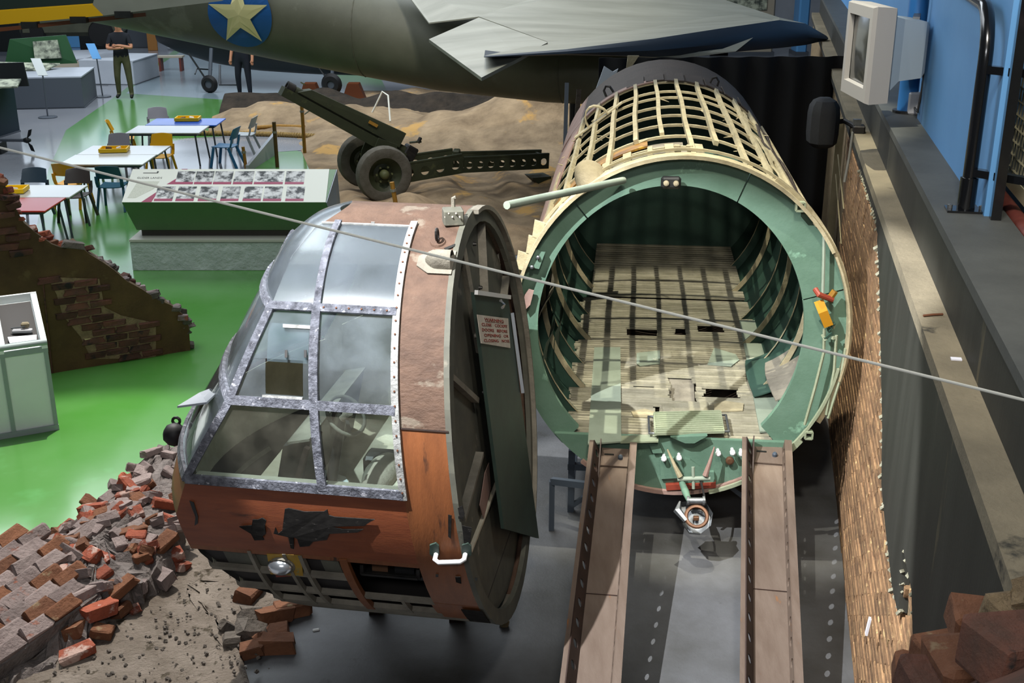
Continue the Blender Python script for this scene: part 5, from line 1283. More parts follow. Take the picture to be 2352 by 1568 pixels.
lettering('GLIDER LANDS', .055, LP(.10, .70, .007), ud, vd, 'print_ink', pn, 'heading_lettering', stretch=.9)

# ================================================================== TABLES AND CHAIRS
def table(label, x, y, m, w=1.36, d=.80, h=.62):
    t = thing('school_table', label, 'table', (x, y, 0), 'school tables in pairs')
    MB().box((x, y, h - .012), (w, d, .024), None, .006).build('table_top', m, t)
    MB().box((x, y, h - .045), (w - .12, d - .12, .04)).build('apron', 'leg_grey', t)
    for a in (-1, 1):
        for c in (-1, 1): MB().tube([(x + a * (w / 2 - .10), y + c * (d / 2 - .08), h - .03), (x + a * (w / 2 - .04), y + c * (d / 2 - .03), 0)], .017, 8).build('leg', 'leg_grey', t)
table('white topped school table nearest the dark aircraft, joined to blue one', -6.42, 22.12, 'table_white')
table('blue topped school table', -6.30, 22.96, 'table_blue')
table('white school table with yellow tray, between orange and grey chairs', -6.62, 19.26, 'table_white')
table('white school table half tucked before the grey and yellow chairs', -6.60, 20.08, 'table_white')
table('white topped school table joined to the red one', -6.98, 16.94, 'table_white')
table('red topped school table beside the ruined wall', -7.02, 16.12, 'table_red')
def chair(label, x, y, face, m):
    t = thing('school_chair', label, 'chair', (x, y, 0), 'plastic school chairs')
    f = V((math.cos(face), math.sin(face), 0)); l = V((-f.y, f.x, 0)); o = V((x, y, 0))
    def L(a, c, z): return o + f * a + l * c + V((0, 0, z))
    MB().patch(lambda u, v: L(u, v * .19, .385 + .012 * (v * v) - .012 * math.cos(u * 6)), rng(-.19, .20, 6), rng(-1, 1, 7), .014, lambda u, v: V((0, 0, 1))).build('seat', m, t, 50)
    MB().patch(lambda u, v: L(-.19 - .09 * u - .0 + .035 * v * v, v * (.20 - .02 * u), .52 + .22 * u - (.02 * v * v if u > .8 else 0)), rng(0, 1, 6), rng(-1, 1, 9), .014, lambda u, v: f).build('backrest', m, t, 50)
    for c in (-1, 1):
        MB().sweep([L(-.17, c * .185, .38), L(-.20, c * .19, .46), L(-.215, c * .19, .56)], [f] * 3, .05, .022).build('back_upright', m, t)
        MB().sweep([L(.16, c * .17, .37), L(.23, c * .20, 0)], [l * c] * 2, .045, .03).build('leg', m, t)
        MB().sweep([L(-.12, c * .17, .37), L(-.27, c * .20, 0)], [l * c] * 2, .045, .03).build('leg', m, t)
    return t
H_ = math.pi
chair('yellow school chair leaning at the far left of the tables', -7.40, 22.5, .25, 'plastic_yellow')
chair('pale grey school chair behind the blue table', -7.08, 23.75, -H_ * .42, 'plastic_grey')
chair('grey school chair facing the camera behind the middle table', -6.98, 20.78, -H_ / 2, 'plastic_grey')
chair('yellow school chair facing the camera behind the middle table', -6.22, 20.78, -H_ / 2, 'plastic_yellow')
chair('orange school chair with its back to the camera', -7.02, 18.62, H_ / 2 - .1, 'plastic_orange')
chair('dark teal school chair with its back to the camera', -6.30, 18.42, H_ / 2 + .05, 'plastic_teal')
chair('light blue school chair in side view by the bamboo stakes', -5.28, 21.75, H_ - .15, 'plastic_blue')
chair('whitish school chair behind the light blue one', -5.20, 22.95, H_ - .1, 'plastic_white')
chair('slate blue school chair at the red and white tables', -7.35, 17.78, -H_ / 2, 'plastic_slate')
chair('dark brown school chair at the red and white tables', -6.66, 17.72, -H_ / 2, 'plastic_brown')
def tray(label, p, rz):
    t = thing('activity_tray', label, 'tray', p, 'yellow activity trays'); c, s = math.cos(rz), math.sin(rz)
    R_ = rot3(0, 0, rz)
    MB().box(p + V((0, 0, .008)), (.44, .30, .012), R_).build('tray_base', 'tray_yellow', t)
    for a, b2, sx, sy in ((0, -.15, .46, .02), (0, .15, .46, .02), (-.22, 0, .02, .30), (.22, 0, .02, .30)):
        MB().box(p + R_ @ V((a, b2, .035)), (sx, sy, .06), R_).build('tray_wall', 'tray_yellow', t)
    rt = random.Random(int(p.x * 100)); 
    for k in range(2):
        q = p + R_ @ V(((-.09, .07)[k], rt.uniform(-.03, .03), .05)); m_ = ('clay_brown', 'paper_white')[k]
        o = MB().box(q, (rt.uniform(.07, .13), rt.uniform(.05, .09), rt.uniform(.03, .06)), rot3(rt.uniform(-.3, .3), rt.uniform(-.3, .3), rt.random() * 3), .01).build('craft_piece', m_, org=q - V((0, 0, .02)))
        tag(o, ('crumpled white' if m_ == 'paper_white' else 'brown clay') + ' craft piece in the ' + label.split(' on ')[0].replace('yellow ', '') + ' on ' + label.split(' on ')[1], 'craft piece', 'craft pieces in the trays')
tray('yellow activity tray on the blue table', G(432, 276, .625), .05)
tray('yellow activity tray on the middle white table', G(263, 347, .625), .12)
tray('yellow activity tray on the table by the ruined wall', G(24, 440, .625), .1)
# ================================================================== HOWITZER AND ITS GROUND
rr = random.Random(33)
XL = [(15.7, -2.5), (16.6, -2.62), (19, -3.1), (23.0, -4.1), (24.6, -4.5), (25.3, -6.5), (27.4, -6.9), (29, -5.5), (31.5, -4.0)]
XR = [(15.7, .9), (17, 1.3), (20, 2.4), (24, 3.6), (31.5, 4.6)]
from mathutils import noise as mnoise
def th_(x, y):
    e = min(1, max(0, (x - lerp(XL, y)) / .5)) * min(1, max(0, (y - 15.7) / .5)) * min(1, (31.5 - y) / .6)
    h = .07 + 1.25 * math.exp(-(((x - .75) / 1.25) ** 2 + ((y - 25.2) / 1.6) ** 2)) + .35 * math.exp(-(((x + 1.2) / 1.6) ** 2 + ((y - 24.5) / 1.4) ** 2))
    h += .34 * math.exp(-(((x + 1.7) / 1.0) ** 2 + ((y - 17.6) / .75) ** 2))
    h += .35 * math.exp(-(((x + 5.0) / 2.2) ** 2 + ((y - 26.6) / .8) ** 2))
    h += .16 * mnoise.noise(V((x * .9, y * .6, 0))) + .07 * mnoise.noise(V((x * 2.3, y * 1.7, 3)))
    fold = .05 * math.sin(6 * x + 2 * y + 3 * mnoise.noise(V((x, y, 1)))) * (1 if y < 22 else .4)
    return max(.006, (h + fold) * e)
b = MB().patch(lambda u, v: V((lerp(XL, v) + (lerp(XR, v) - lerp(XL, v)) * u, v, th_(lerp(XL, v) + (lerp(XR, v) - lerp(XL, v)) * u, v))), rng(0, 1, 70), rng(15.7, 31.5, 120))
tag(b.build('canvas_groundsheet', 'sand_cloth', org=(-1, 21, 0), smooth=70), 'rumpled sand coloured canvas groundsheet under the howitzer', 'groundsheet')
# dark earth bank behind
b = MB().patch(lambda u, v: V((-6.8 + 8.2 * u, 27.6 + v * 1.6 + .4 * math.sin(u * 7), .01 + max(0, (math.sin(v * math.pi)) * (.34 + .22 * mnoise.noise(V((u * 9, v * 3, 5))))))), rng(0, 1, 60), rng(0, 1, 12))
tag(b.build('earth_bank', 'dark_earth', org=(-3, 28.4, 0)), 'low dark earth bank behind the howitzer', 'earth bank')
fw = V((-.93, -.37, 0)).normalized(); lf = V((-fw.y, fw.x, 0)); 
if lf.y > 0: lf = -lf
wcn = G(882, 400, .56); gc = wcn - lf * .60; gb = V((gc.x, gc.y, .12))
def GL(a, c, z): return V((gc.x, gc.y, 0)) + fw * a + lf * c + V((0, 0, z))
HW = thing('howitzer', 'olive green wheeled howitzer on sandy canvas, barrel raised left', 'howitzer', gb)
for c in (.60, -.60):
    w0 = GL(0, c, .56); tcol = 'tyre_grey'
    ty = MB().lathe([(.27, -.09), (.36, -.115), (.42, -.095), (.445, -.05), (.445, .05), (.42, .095), (.36, .115), (.27, .09)], w0, lf, 32, closed=True).build('tyre', tcol, HW, 40)
    MB().lathe([(.05, -.05), (.10, -.02), (.16, -.04), (.24, .02), (.275, .06), (.275, -.06), (.2, -.07), (.05, -.07)], w0, lf, 24, closed=True).build('wheel_rim', 'olive', ty, 40)
    hb = MB().lathe([(.075, -.02), (.075, .06), (.05, .10), (.02, .11)], w0, lf, 14).build('wheel_hub', 'olive_light', ty, 40)
    for k in range(6):
        a = k / 6 * 2 * math.pi; MB().lathe([(.018, 0), (.018, .03)], w0 + (fw * math.cos(a) + V((0, 0, 1)) * math.sin(a)) * .125 + lf * .0, lf, 6).build('wheel_nut', 'olive_light', ty)
MB().tube([GL(0, .55, .56), GL(0, -.55, .56)], .045, 10).build('axle', 'olive', HW, 50)
for c in (.28, -.28): MB().prism([GL(a, c, z) for a, z in ((.18, .45), (-.25, .42), (-.32, .95), (-.02, 1.08), (.12, .8))], lf * .03).build('carriage_cheek', 'olive', HW)
# perforated box trail
for c in (.30, -.30):
    o_ = GL(-.12, c, .30); e_ = GL(-1.45, c * .8, .40); d_ = (e_ - o_); L = d_.length; d_.normalize(); up = V((0, 0, 1)) - d_ * d_.z; up.normalize()
    MB().holed(o_, d_, up, d_.cross(up), L, .30, 5, .075, .02).build('trail_side', 'olive', HW)
    o2 = e_; e2 = GL(-3.0, c * .55, .34); d2 = (e2 - o2); L2 = d2.length; d2.normalize(); u2 = V((0, 0, 1)) - d2 * d2.z; u2.normalize()
    MB().holed(o2, d2, u2, d2.cross(u2), L2, .24, 8, .06, .02).build('trail_side', 'olive', HW)
    MB().bar(o_ + up * .31, e_ + up * .31, .05, .025).build('trail_flange', 'olive', HW); MB().bar(o2 + u2 * .25, e2 + u2 * .25, .05, .025).build('trail_flange', 'olive', HW)
for a in (-.3, -1.42, -2.0, -2.9): MB().bar(GL(a, .26 if a > -1.6 else .18, .62 if a > -1.6 else .55), GL(a, -.26 if a > -1.6 else -.18, .62 if a > -1.6 else .55), .05, .05).build('trail_cross_tie', 'olive', HW)
MB().prism([GL(a, .18, z) for a, z in ((-2.7, .2), (-3.05, .2), (-3.05, .06), (-2.85, .06))], -lf * .36).build('trail_spade', 'olive', HW)
MB().box(GL(-1.42, 0, .70), (.12, .2, .09), None, .02).build('trail_clamp', 'olive', HW)
# cradle, recoil housing, barrel
mz, br = GL(1.42, 0, 1.92), GL(-.42, 0, .80); ax = (mz - br).normalized(); sd_ = lf; upb = ax.cross(sd_); 
if upb.z < 0: upb = -upb
def CB(a, c, h): return br + ax * a + sd_ * c + upb * h
Lb = (mz - br).length
MB().hexa([CB(-.1, .17, -.14), CB(-.1, -.17, -.14), CB(Lb * .98, -.13, -.12), CB(Lb * .98, .13, -.12), CB(-.1, .17, .02), CB(-.1, -.17, .02), CB(Lb * .98, -.13, .02), CB(Lb * .98, .13, .02)]).build('cradle', 'olive', HW)
MB().hexa([CB(.05, .12, .05), CB(.05, -.12, .05), CB(Lb * .88, -.12, .05), CB(Lb * .88, .12, .05), CB(.05, .10, .30), CB(.05, -.10, .30), CB(Lb * .80, -.10, .18), CB(Lb * .80, .10, .18)]).build('recoil_housing', 'olive', HW)
MB().tube([CB(-.15, 0, .04), CB(Lb * .9, 0, .04)], .075, 12).build('barrel', 'olive', HW, 50)
MB().lathe([(.075, 0), (.09, .01), (.09, .14), (.06, .14), (.055, .05)], CB(Lb * .9, 0, .04), ax, 14).build('muzzle', 'dark_metal', HW, 50)
MB().box(CB(-.18, 0, .05), (.2, .2, .24), M((sd_, ax, upb)).transposed(), .02).build('breech_block', 'dark_metal', HW)
MB().box(CB(.62, .135, .18), (.01, .16, .05), M((sd_, ax, upb)).transposed()).build('brass_plate', 'bamboo', HW)
for k in range(6): MB().lathe([(.014, 0), (.014, .02)], CB(Lb * .86 + .03 * (k % 2), -.1 + .04 * k, .19), upb, 6).build('bolt', 'olive_light', HW)
MB().tube([CB(-.05, .16, .2), CB(-.12, .22, .26), CB(-.2, .2, .3)], .018, 7).build('sight_bracket', 'olive', HW); MB().lathe([(.03, 0), (.03, .09), (.02, .1)], CB(-.16, .2, .26), upb, 10).build('sight', 'dark_metal', HW)
MB().lathe([(.06, -.012), (.07, 0), (.06, .012), (.05, 0)], GL(-.1, .33, .85), lf, 16, closed=True).build('elevating_wheel', 'olive_light', HW)
# stakes and rope
for i, (px, py, tx, ty_, m, lb) in enumerate(((700, 352, 692, 228, 'bamboo', 'tall bamboo stake left of the howitzer muzzle'), (637, 384, 629, 280, 'bamboo_dark', 'dark leaning stake between chairs and howitzer'), (566, 392, 558, 337, 'bamboo', 'short bamboo stake behind the lectern'), (915, 503, 900, 418, 'bamboo', 'bright bamboo stake before the howitzer wheel'))):
    g_ = G(px, py, .0 if i != 3 else .12); t_ = YP(tx, ty_, g_.y)
    s_ = thing('bamboo_stake', lb, 'stake', g_, 'bamboo stakes around the howitzer')
    MB().tube([g_, g_.lerp(t_, .5), t_], .035 if i != 2 else .03, 9).build('cane', m, s_, 50)
    MB().lathe([(.042, -.02), (.042, .02)], g_.lerp(t_, .78), (t_ - g_), 10).build('wire_tie', 'cable_grey', s_)
pts = [G(x, y, .05) for x, y in ((395, 305), (480, 306), (560, 307), (640, 309), (700, 312), (760, 316))]
b = MB(); c_ = MB()
rp = []
for i in range(160):
    f = i / 159 * (len(pts) - 1); k = min(int(f), len(pts) - 2); rp.append(pts[k].lerp(pts[k + 1], f - k))
MB_r = MB().tube(rp, [.055 + .012 * math.sin(i * 2.2) for i in range(160)], 9)
tag(MB_r.build('thick_rope', 'rope', org=pts[0], smooth=60), 'thick twisted tan rope lying along the canvas edge', 'rope')
pts = [G(x, y, .12) for x, y in ((350 + 240, 293), (640, 290), (700, 292))]
tag(MB().tube(pts, .045, 8).build('timber_pole', 'bamboo', org=pts[0]), 'yellow timber pole lying on the sand behind the rope', 'pole')
q0, q1 = YP(700, 262, 22.9), YP(738, 250, 22.6)
tag(MB().tube([q0, q0.lerp(q1, .5) + V((0, 0, .06)), q1], .012, 6).build('barrier_cord', 'cable_grey', org=q0), 'thin grey cord looped from the tall bamboo stake', 'cord')
pts = [G(855, 258, .3) + V((0, 0, .0)), G(880, 258, .3) + V((0, 0, .45)), G(893, 262, .3) + V((0, 0, .40)), G(896, 268, .3) + V((0, 0, -.1))]
tag(MB().tube(pts, .02, 7).build('white_hose', 'wire_white', org=pts[0]), 'bent white hose sticking up behind the howitzer', 'hose')
a_ = [G(640, 395), G(640, 330, 0), G(625, 330, 0)]
pA, pB = G(565, 395), G(632, 352); 
tag(MB().hexa([pA, pA + V((.06, 0, 0)), pB + V((.06, 0, 0)), pB, pA + V((0, 0, .12)), pA + V((.06, 0, .12)), pB + V((.06, 0, .42)), pB + V((0, 0, .42))]).build('low_barrier_board', 'lectern_grey', org=pA), 'low slanting grey barrier board behind the lectern', 'board')
# timber uprights and scrap by the fuselage shoulder
for i, (a, c, w_, m, lb) in enumerate((((1290, 590), (1302, 190), .05, 'blue_grey_steel', 'blue grey steel bar leaning beside the fuselage'), ((1300, 590), (1330, 205), .06, 'dark_earth', 'dark timber leaning beside the fuselage shoulder'))):
    p, q = YP(*a, 15.0), YP(*c, 15.4); p.z = 0.02; tag(MB().bar(p, q, w_, w_ * .7).build('leaning_bar', m, org=p), lb, 'bar')
p = YP(1400, 175, 14.2); b = MB().prism([YP(x, y, 14.2) for x, y in ((1365, 215), (1388, 152), (1408, 165), (1420, 158), (1412, 180))], V((0, .03, 0))); tag(b.build('metal_offcut', 'lectern_grey', org=p), 'jagged pale metal sheet behind the fuselage roof', 'metal sheet')
p = YP(1445, 140, 14.2); b = MB().prism([YP(x, y, 14.2) for x, y in ((1438, 165), (1442, 128), (1468, 128), (1452, 152), (1446, 166))], V((0, .03, 0))); tag(b.build('cloth_scrap', 'canvas_pad', org=p), 'crumpled pale cloth scrap behind the fuselage roof', 'cloth')
# grey drape on top of the mound
p = G(1170, 232, .9)
# ================================================================== TRANSPORT AIRCRAFT TAIL
PA = thing('transport_aircraft', 'olive grey transport aircraft tail with a star roundel overhead', 'aircraft', (-2, 20.5, 0))
ctrl = [(-16.0, 24.8, 5.2, 1.35), (-11.0, 23.2, 4.30, 1.22), (-7.0, 22.0, 3.50, 1.03), (-4.0, 21.2, 2.86, .88), (-1.2, 20.5, 2.30, .74), (.6, 20.0, 2.05, .61), (2.0, 19.7, 1.88, .46), (3.2, 19.4, 1.85, .25)]
def fus(t):
    k = min(int(t), len(ctrl) - 2); f = t - k; a, c = ctrl[k], ctrl[k + 1]; return [a[i] + (c[i] - a[i]) * f for i in range(4)]
def FZp(t, ang):
    x, y, z, r = fus(t); d = V((ctrl[-1][0] - ctrl[0][0], ctrl[-1][1] - ctrl[0][1], 0)).normalized(); sx_ = V((d.y, -d.x, 0)); sx_ = sx_ if sx_.y < 0 else -sx_
    return V((x, y, z)) + sx_ * (r * .92 * math.sin(ang)) + V((0, 0, r * math.cos(ang)))
b = MB().patch(lambda u, v: FZp(u, v), rng(0, len(ctrl) - 1.001, 36), rng(0, 2 * math.pi, 37)); b.build('aircraft_fuselage', 'plane_olive', PA, 60)
for t in (3.55, 5.2): MB().tube([FZp(t, a) * 1.0 for a in rng(.2, 2.9, 16)], .012, 5).build('skin_seam', 'plane_olive', PA)
def surf_hit(x, y):          # sight line on the fuselage side
    best = None
    for i in range(0, 600):
        t = i / 599 * 5.0 + 1.0
        for j in range(40):
            a = .7 + j / 39 * 1.6; p = FZp(t, a); q = PX(p); e = (q[0] - x) ** 2 + (q[1] - y) ** 2
            if best is None or e < best[0]: best = (e, t, a)
    return best
e, t_s, a_s = surf_hit(552, 33)
cS = FZp(t_s, a_s); tu = (FZp(t_s + .05, a_s) - FZp(t_s - .05, a_s)).normalized(); tv = (FZp(t_s, a_s - .05) - FZp(t_s, a_s + .05)).normalized(); nS = tu.cross(tv).normalized(); tu = V((tu.x, tu.y, 0)).normalized(); tv = (tv - tu * tv.dot(tu)).normalized(); nS = tu.cross(tv).normalized()
nS = nS if nS.y < 0 else -nS
RS = .57
def onf(u, v, h):
    p = cS + tu * u + tv * v; x, y, z, r = fus(t_s); return p + nS * (h - (v * v) / (2 * r) * .9)
vsd = [onf(0, 0, .012)]; fsd = []
def disc(rad_, h, n=40):
    vs = []; fs = []
    R_ = [0, .35, .7, 1.0]
    for k, rk in enumerate(R_[1:]):
        for i in range(n): vs.append(onf(rad_ * rk * math.cos(2 * math.pi * i / n), rad_ * rk * math.sin(2 * math.pi * i / n), h))
    vs.append(onf(0, 0, h)); c = len(vs) - 1
    for i in range(n): fs.append((i, (i + 1) % n, c))
    for k in range(2):
        for i in range(n): fs.append((k * n + i, k * n + (i + 1) % n, k * n + n + (i + 1) % n, k * n + n + i))
    return vs, fs
ro = MB().add(*disc(RS, .055)).build('roundel_disc', 'star_blue', PA, label='blue roundel disc')
vs = []; fs = []; 
for k in range(10):
    a = math.pi / 2 + k * math.pi / 5; r_ = RS * .97 if k % 2 == 0 else RS * .97 * .382; vs.append((r_ * math.cos(a), r_ * math.sin(a)))
st = []; 
for f in (.5, 1.0): st += [onf(x * f, y * f, .10) for x, y in vs]
st.append(onf(0, 0, .10)); n = 10
fs = [(i, (i + 1) % n, 20) for i in range(n)] + [(i, (i + 1) % n, 10 + (i + 1) % n, 10 + i) for i in range(n)]
MB().add(st, fs).build('roundel_star', 'star_cream', ro, label='cream five pointed star')
# tailplane
def tp(px, py, Y): return YP(px, py, Y)
ne = [(1112, 128, 16.2), (1300, 113, 16.5), (1500, 89, 16.9), (1650, 66, 17.3), (1790, 46, 17.9), (1850, 54, 18.1), (1898, 82, 18.2)]
lo_ = [(1112, 130, 16.25), (1300, 126, 16.6), (1500, 130, 16.9), (1650, 122, 17.2), (1790, 110, 17.6), (1850, 103, 17.9), (1897, 92, 18.15)]
up_ = [tp(900, -60, 20.2), tp(1480, -60, 20.6), tp(1640, 18, 20.2), tp(1790, 40, 19.2)] + [tp(*q) for q in ne[:3:-1]][::-1][::-1] + [tp(*q) for q in ne[3::-1]] + [tp(1258, 96, 17.2), tp(1100, 38, 18.6), tp(985, 52, 18.9)]
n = len(up_); MB().add(up_ + [p + V((0, 0, -.02)) for p in up_], [list(range(n)), list(range(n, 2 * n))[::-1]] + [(i, (i + 1) % n, (i + 1) % n + n, i + n) for i in range(n)]).build('tailplane', 'plane_grey', PA, label='grey streaked tailplane')
b = MB(); m_ = len(ne); rows_ = []
for f, by in ((0, 0), (.25, -.10), (.6, -.13), (1.0, -.02)): rows_.append([tp(*a).lerp(tp(*c), f) + V((0, by, 0)) for a, c in zip(ne, lo_)])
rows_.append([q + V((0, 1.6, .05)) for q in rows_[-1]])
b.add([q for r_ in rows_ for q in r_], [(k * m_ + i, k * m_ + i + 1, (k + 1) * m_ + i + 1, (k + 1) * m_ + i) for k in range(4) for i in range(m_ - 1)]).build('leading_edge', 'plane_shade', PA, 50, label='dark rounded tailplane edge')  # near face under the lit top, its shade put into the dark colour
el = [tp(985, 90, 17.6), tp(1100, 40, 18.4), tp(1258, 97, 17.0), tp(1195, 132, 16.4), tp(1106, 178, 15.9)]
MB().prism(el, V((0, .03, -.05))).build('elevator', 'plane_grey', PA, label='grey diamond shaped elevator')
cr = [tp(1430, 128, 17.0), tp(1560, 124, 17.0), tp(1660, 112, 17.1), tp(1730, 86, 17.3), tp(1690, 118, 17.1), tp(1560, 134, 17.0)]
MB().prism(cr, V((0, .12, -.02))).build('tip_fairing', 'plane_grey', PA)
tw = FZp(5.3, math.pi); MB().tube([tw + V((0, 0, .1)), V((tw.x, tw.y, .45))], .06, 8).build('tailwheel_strut', 'plane_dark', PA); MB().lathe([(.05, -.08), (.22, -.08), (.25, 0), (.22, .08), (.05, .08)], V((tw.x, tw.y, .255)), (.3, 1, 0), 20).build('tailwheel', 'black_rubber', PA, 40)
mlg = FZp(.6, math.pi); MB().tube([mlg + V((0, 0, .2)), V((mlg.x, mlg.y, .02))], .09, 8).build('support_stand', 'plane_dark', PA)
# wing of another aircraft, top left
WG = thing('yellow_banded_wing', 'dark green wing with a broad yellow band, top left', 'wing', YP(100, 60, 17) - V((0, 0, .3)))
def wq(px, py, Y=17.0): return YP(px, py, Y)
MB().prism([wq(-60, 32), wq(-60, -80), wq(560, -80), wq(500, 0), wq(236, 34), wq(212, 12)], V((0, 1.6, .35))).build('wing_panel', 'band_green', WG)
MB().prism([wq(-60, 62, 16.95), wq(236, 36, 16.95), wq(211, 11, 16.95), wq(-60, 30, 16.95)], V((0, .1, .03))).build('yellow_band', 'band_yellow', WG)
MB().prism([wq(236, 36, 16.97), wq(510, 2, 16.97), wq(620, -60, 16.97), wq(230, -60, 16.97), wq(213, 10, 16.97)], V((0, .1, .03))).build('grey_wing_tip', 'plane_grey', WG)
MB().bar(wq(-60, 74, 16.9), wq(335, 33, 17.2), .06, .05).build('trailing_batten', 'wood_brown', WG)
for x, y in ((70, 57), (182, 45), (284, 33)): MB().box(wq(x, y, 17.0), (.22, .12, .09)).build('hinge', 'black_paint', WG)
MB().tube([wq(-40, 70, 17.4), V((wq(-40, 70, 17.4).x, 17.4, 6.5))], .015, 6).build('suspension_cable', 'cable_grey', WG)
# ================================================================== DARK AIRCRAFT BEYOND
DA = thing('dark_aircraft', 'dark olive light aircraft standing on the shiny floor behind', 'aircraft', (-6.5, 31.5, 0))
dc = [(-9.6, 33.0, 1.35, .25), (-9.0, 32.8, 1.35, .5), (-8.0, 32.4, 1.3, .68), (-6.8, 32.0, 1.25, .78), (-5.2, 31.6, 1.22, .80), (-3.6, 31.2, 1.15, .72), (-2.0, 30.8, 1.05, .5), (-.6, 30.5, 1.0, .25)]
MB().patch(lambda u, v: V((lerp([(i, q[0]) for i, q in enumerate(dc)], u), lerp([(i, q[1]) for i, q in enumerate(dc)], u), lerp([(i, q[2]) for i, q in enumerate(dc)], u))) + V((0, -1, 0)) * (lerp([(i, q[3]) for i, q in enumerate(dc)], u) * math.sin(v)) + V((0, 0, 1)) * (lerp([(i, q[3]) for i, q in enumerate(dc)], u) * math.cos(v)), rng(0, 7, 30), rng(0, 2 * math.pi, 25)).build('aircraft_body', 'far_dark', DA, 60)
for px, py, r_ in ((481, 192, .21), (762, 197, .26)):
    w0 = G(px, py, .24); MB().lathe([(.10, -.09), (r_ * .8, -.09), (r_ + .02, 0), (r_ * .8, .09), (.10, .09)], V((w0.x, w0.y, r_ + .02)), (.2, 1, 0), 22, closed=True).build('wheel', 'black_rubber', DA, 40)
    MB().lathe([(.11, -.05), (.11, .05)], V((w0.x, w0.y, r_ + .02)), (.2, 1, 0), 16).build('wheel_hub', 'far_slate', DA)
    MB().tube([V((w0.x, w0.y, r_)), V((w0.x + .05, w0.y + .3, 1.1))], .05, 8).build('oleo_leg', 'far_slate', DA)
    MB().tube([V((w0.x, w0.y, r_)), V((w0.x - .6, w0.y + .5, .95))], .025, 6).build('drag_strut', 'far_dark', DA)
MB().tube([G(505, 150, .3), G(505, 196, 0), G(545, 196, 0), G(545, 160, .3)], .03, 6).build('boarding_step', 'far_dark', DA)
MB().tube([G(448, 170, .3), G(452, 158, .3) , G(487, 160, .3)], .02, 6).build('tow_bar', 'far_dark', DA)
for i, (x, lb) in enumerate(((712, 'left'), (812, 'right'))):
    p = G(x, 232, 0); tag(MB().prism([p + V((-.30, 0, 0)), p + V((.30, 0, 0)), p + V((.14, 0, .42)), p + V((-.14, 0, .42))], V((0, .35, 0))).build('wheel_chock', 'wood_brown', org=p), f'brown wooden chock on the {lb} of the aircraft wheel', 'chock', 'wheel chocks')
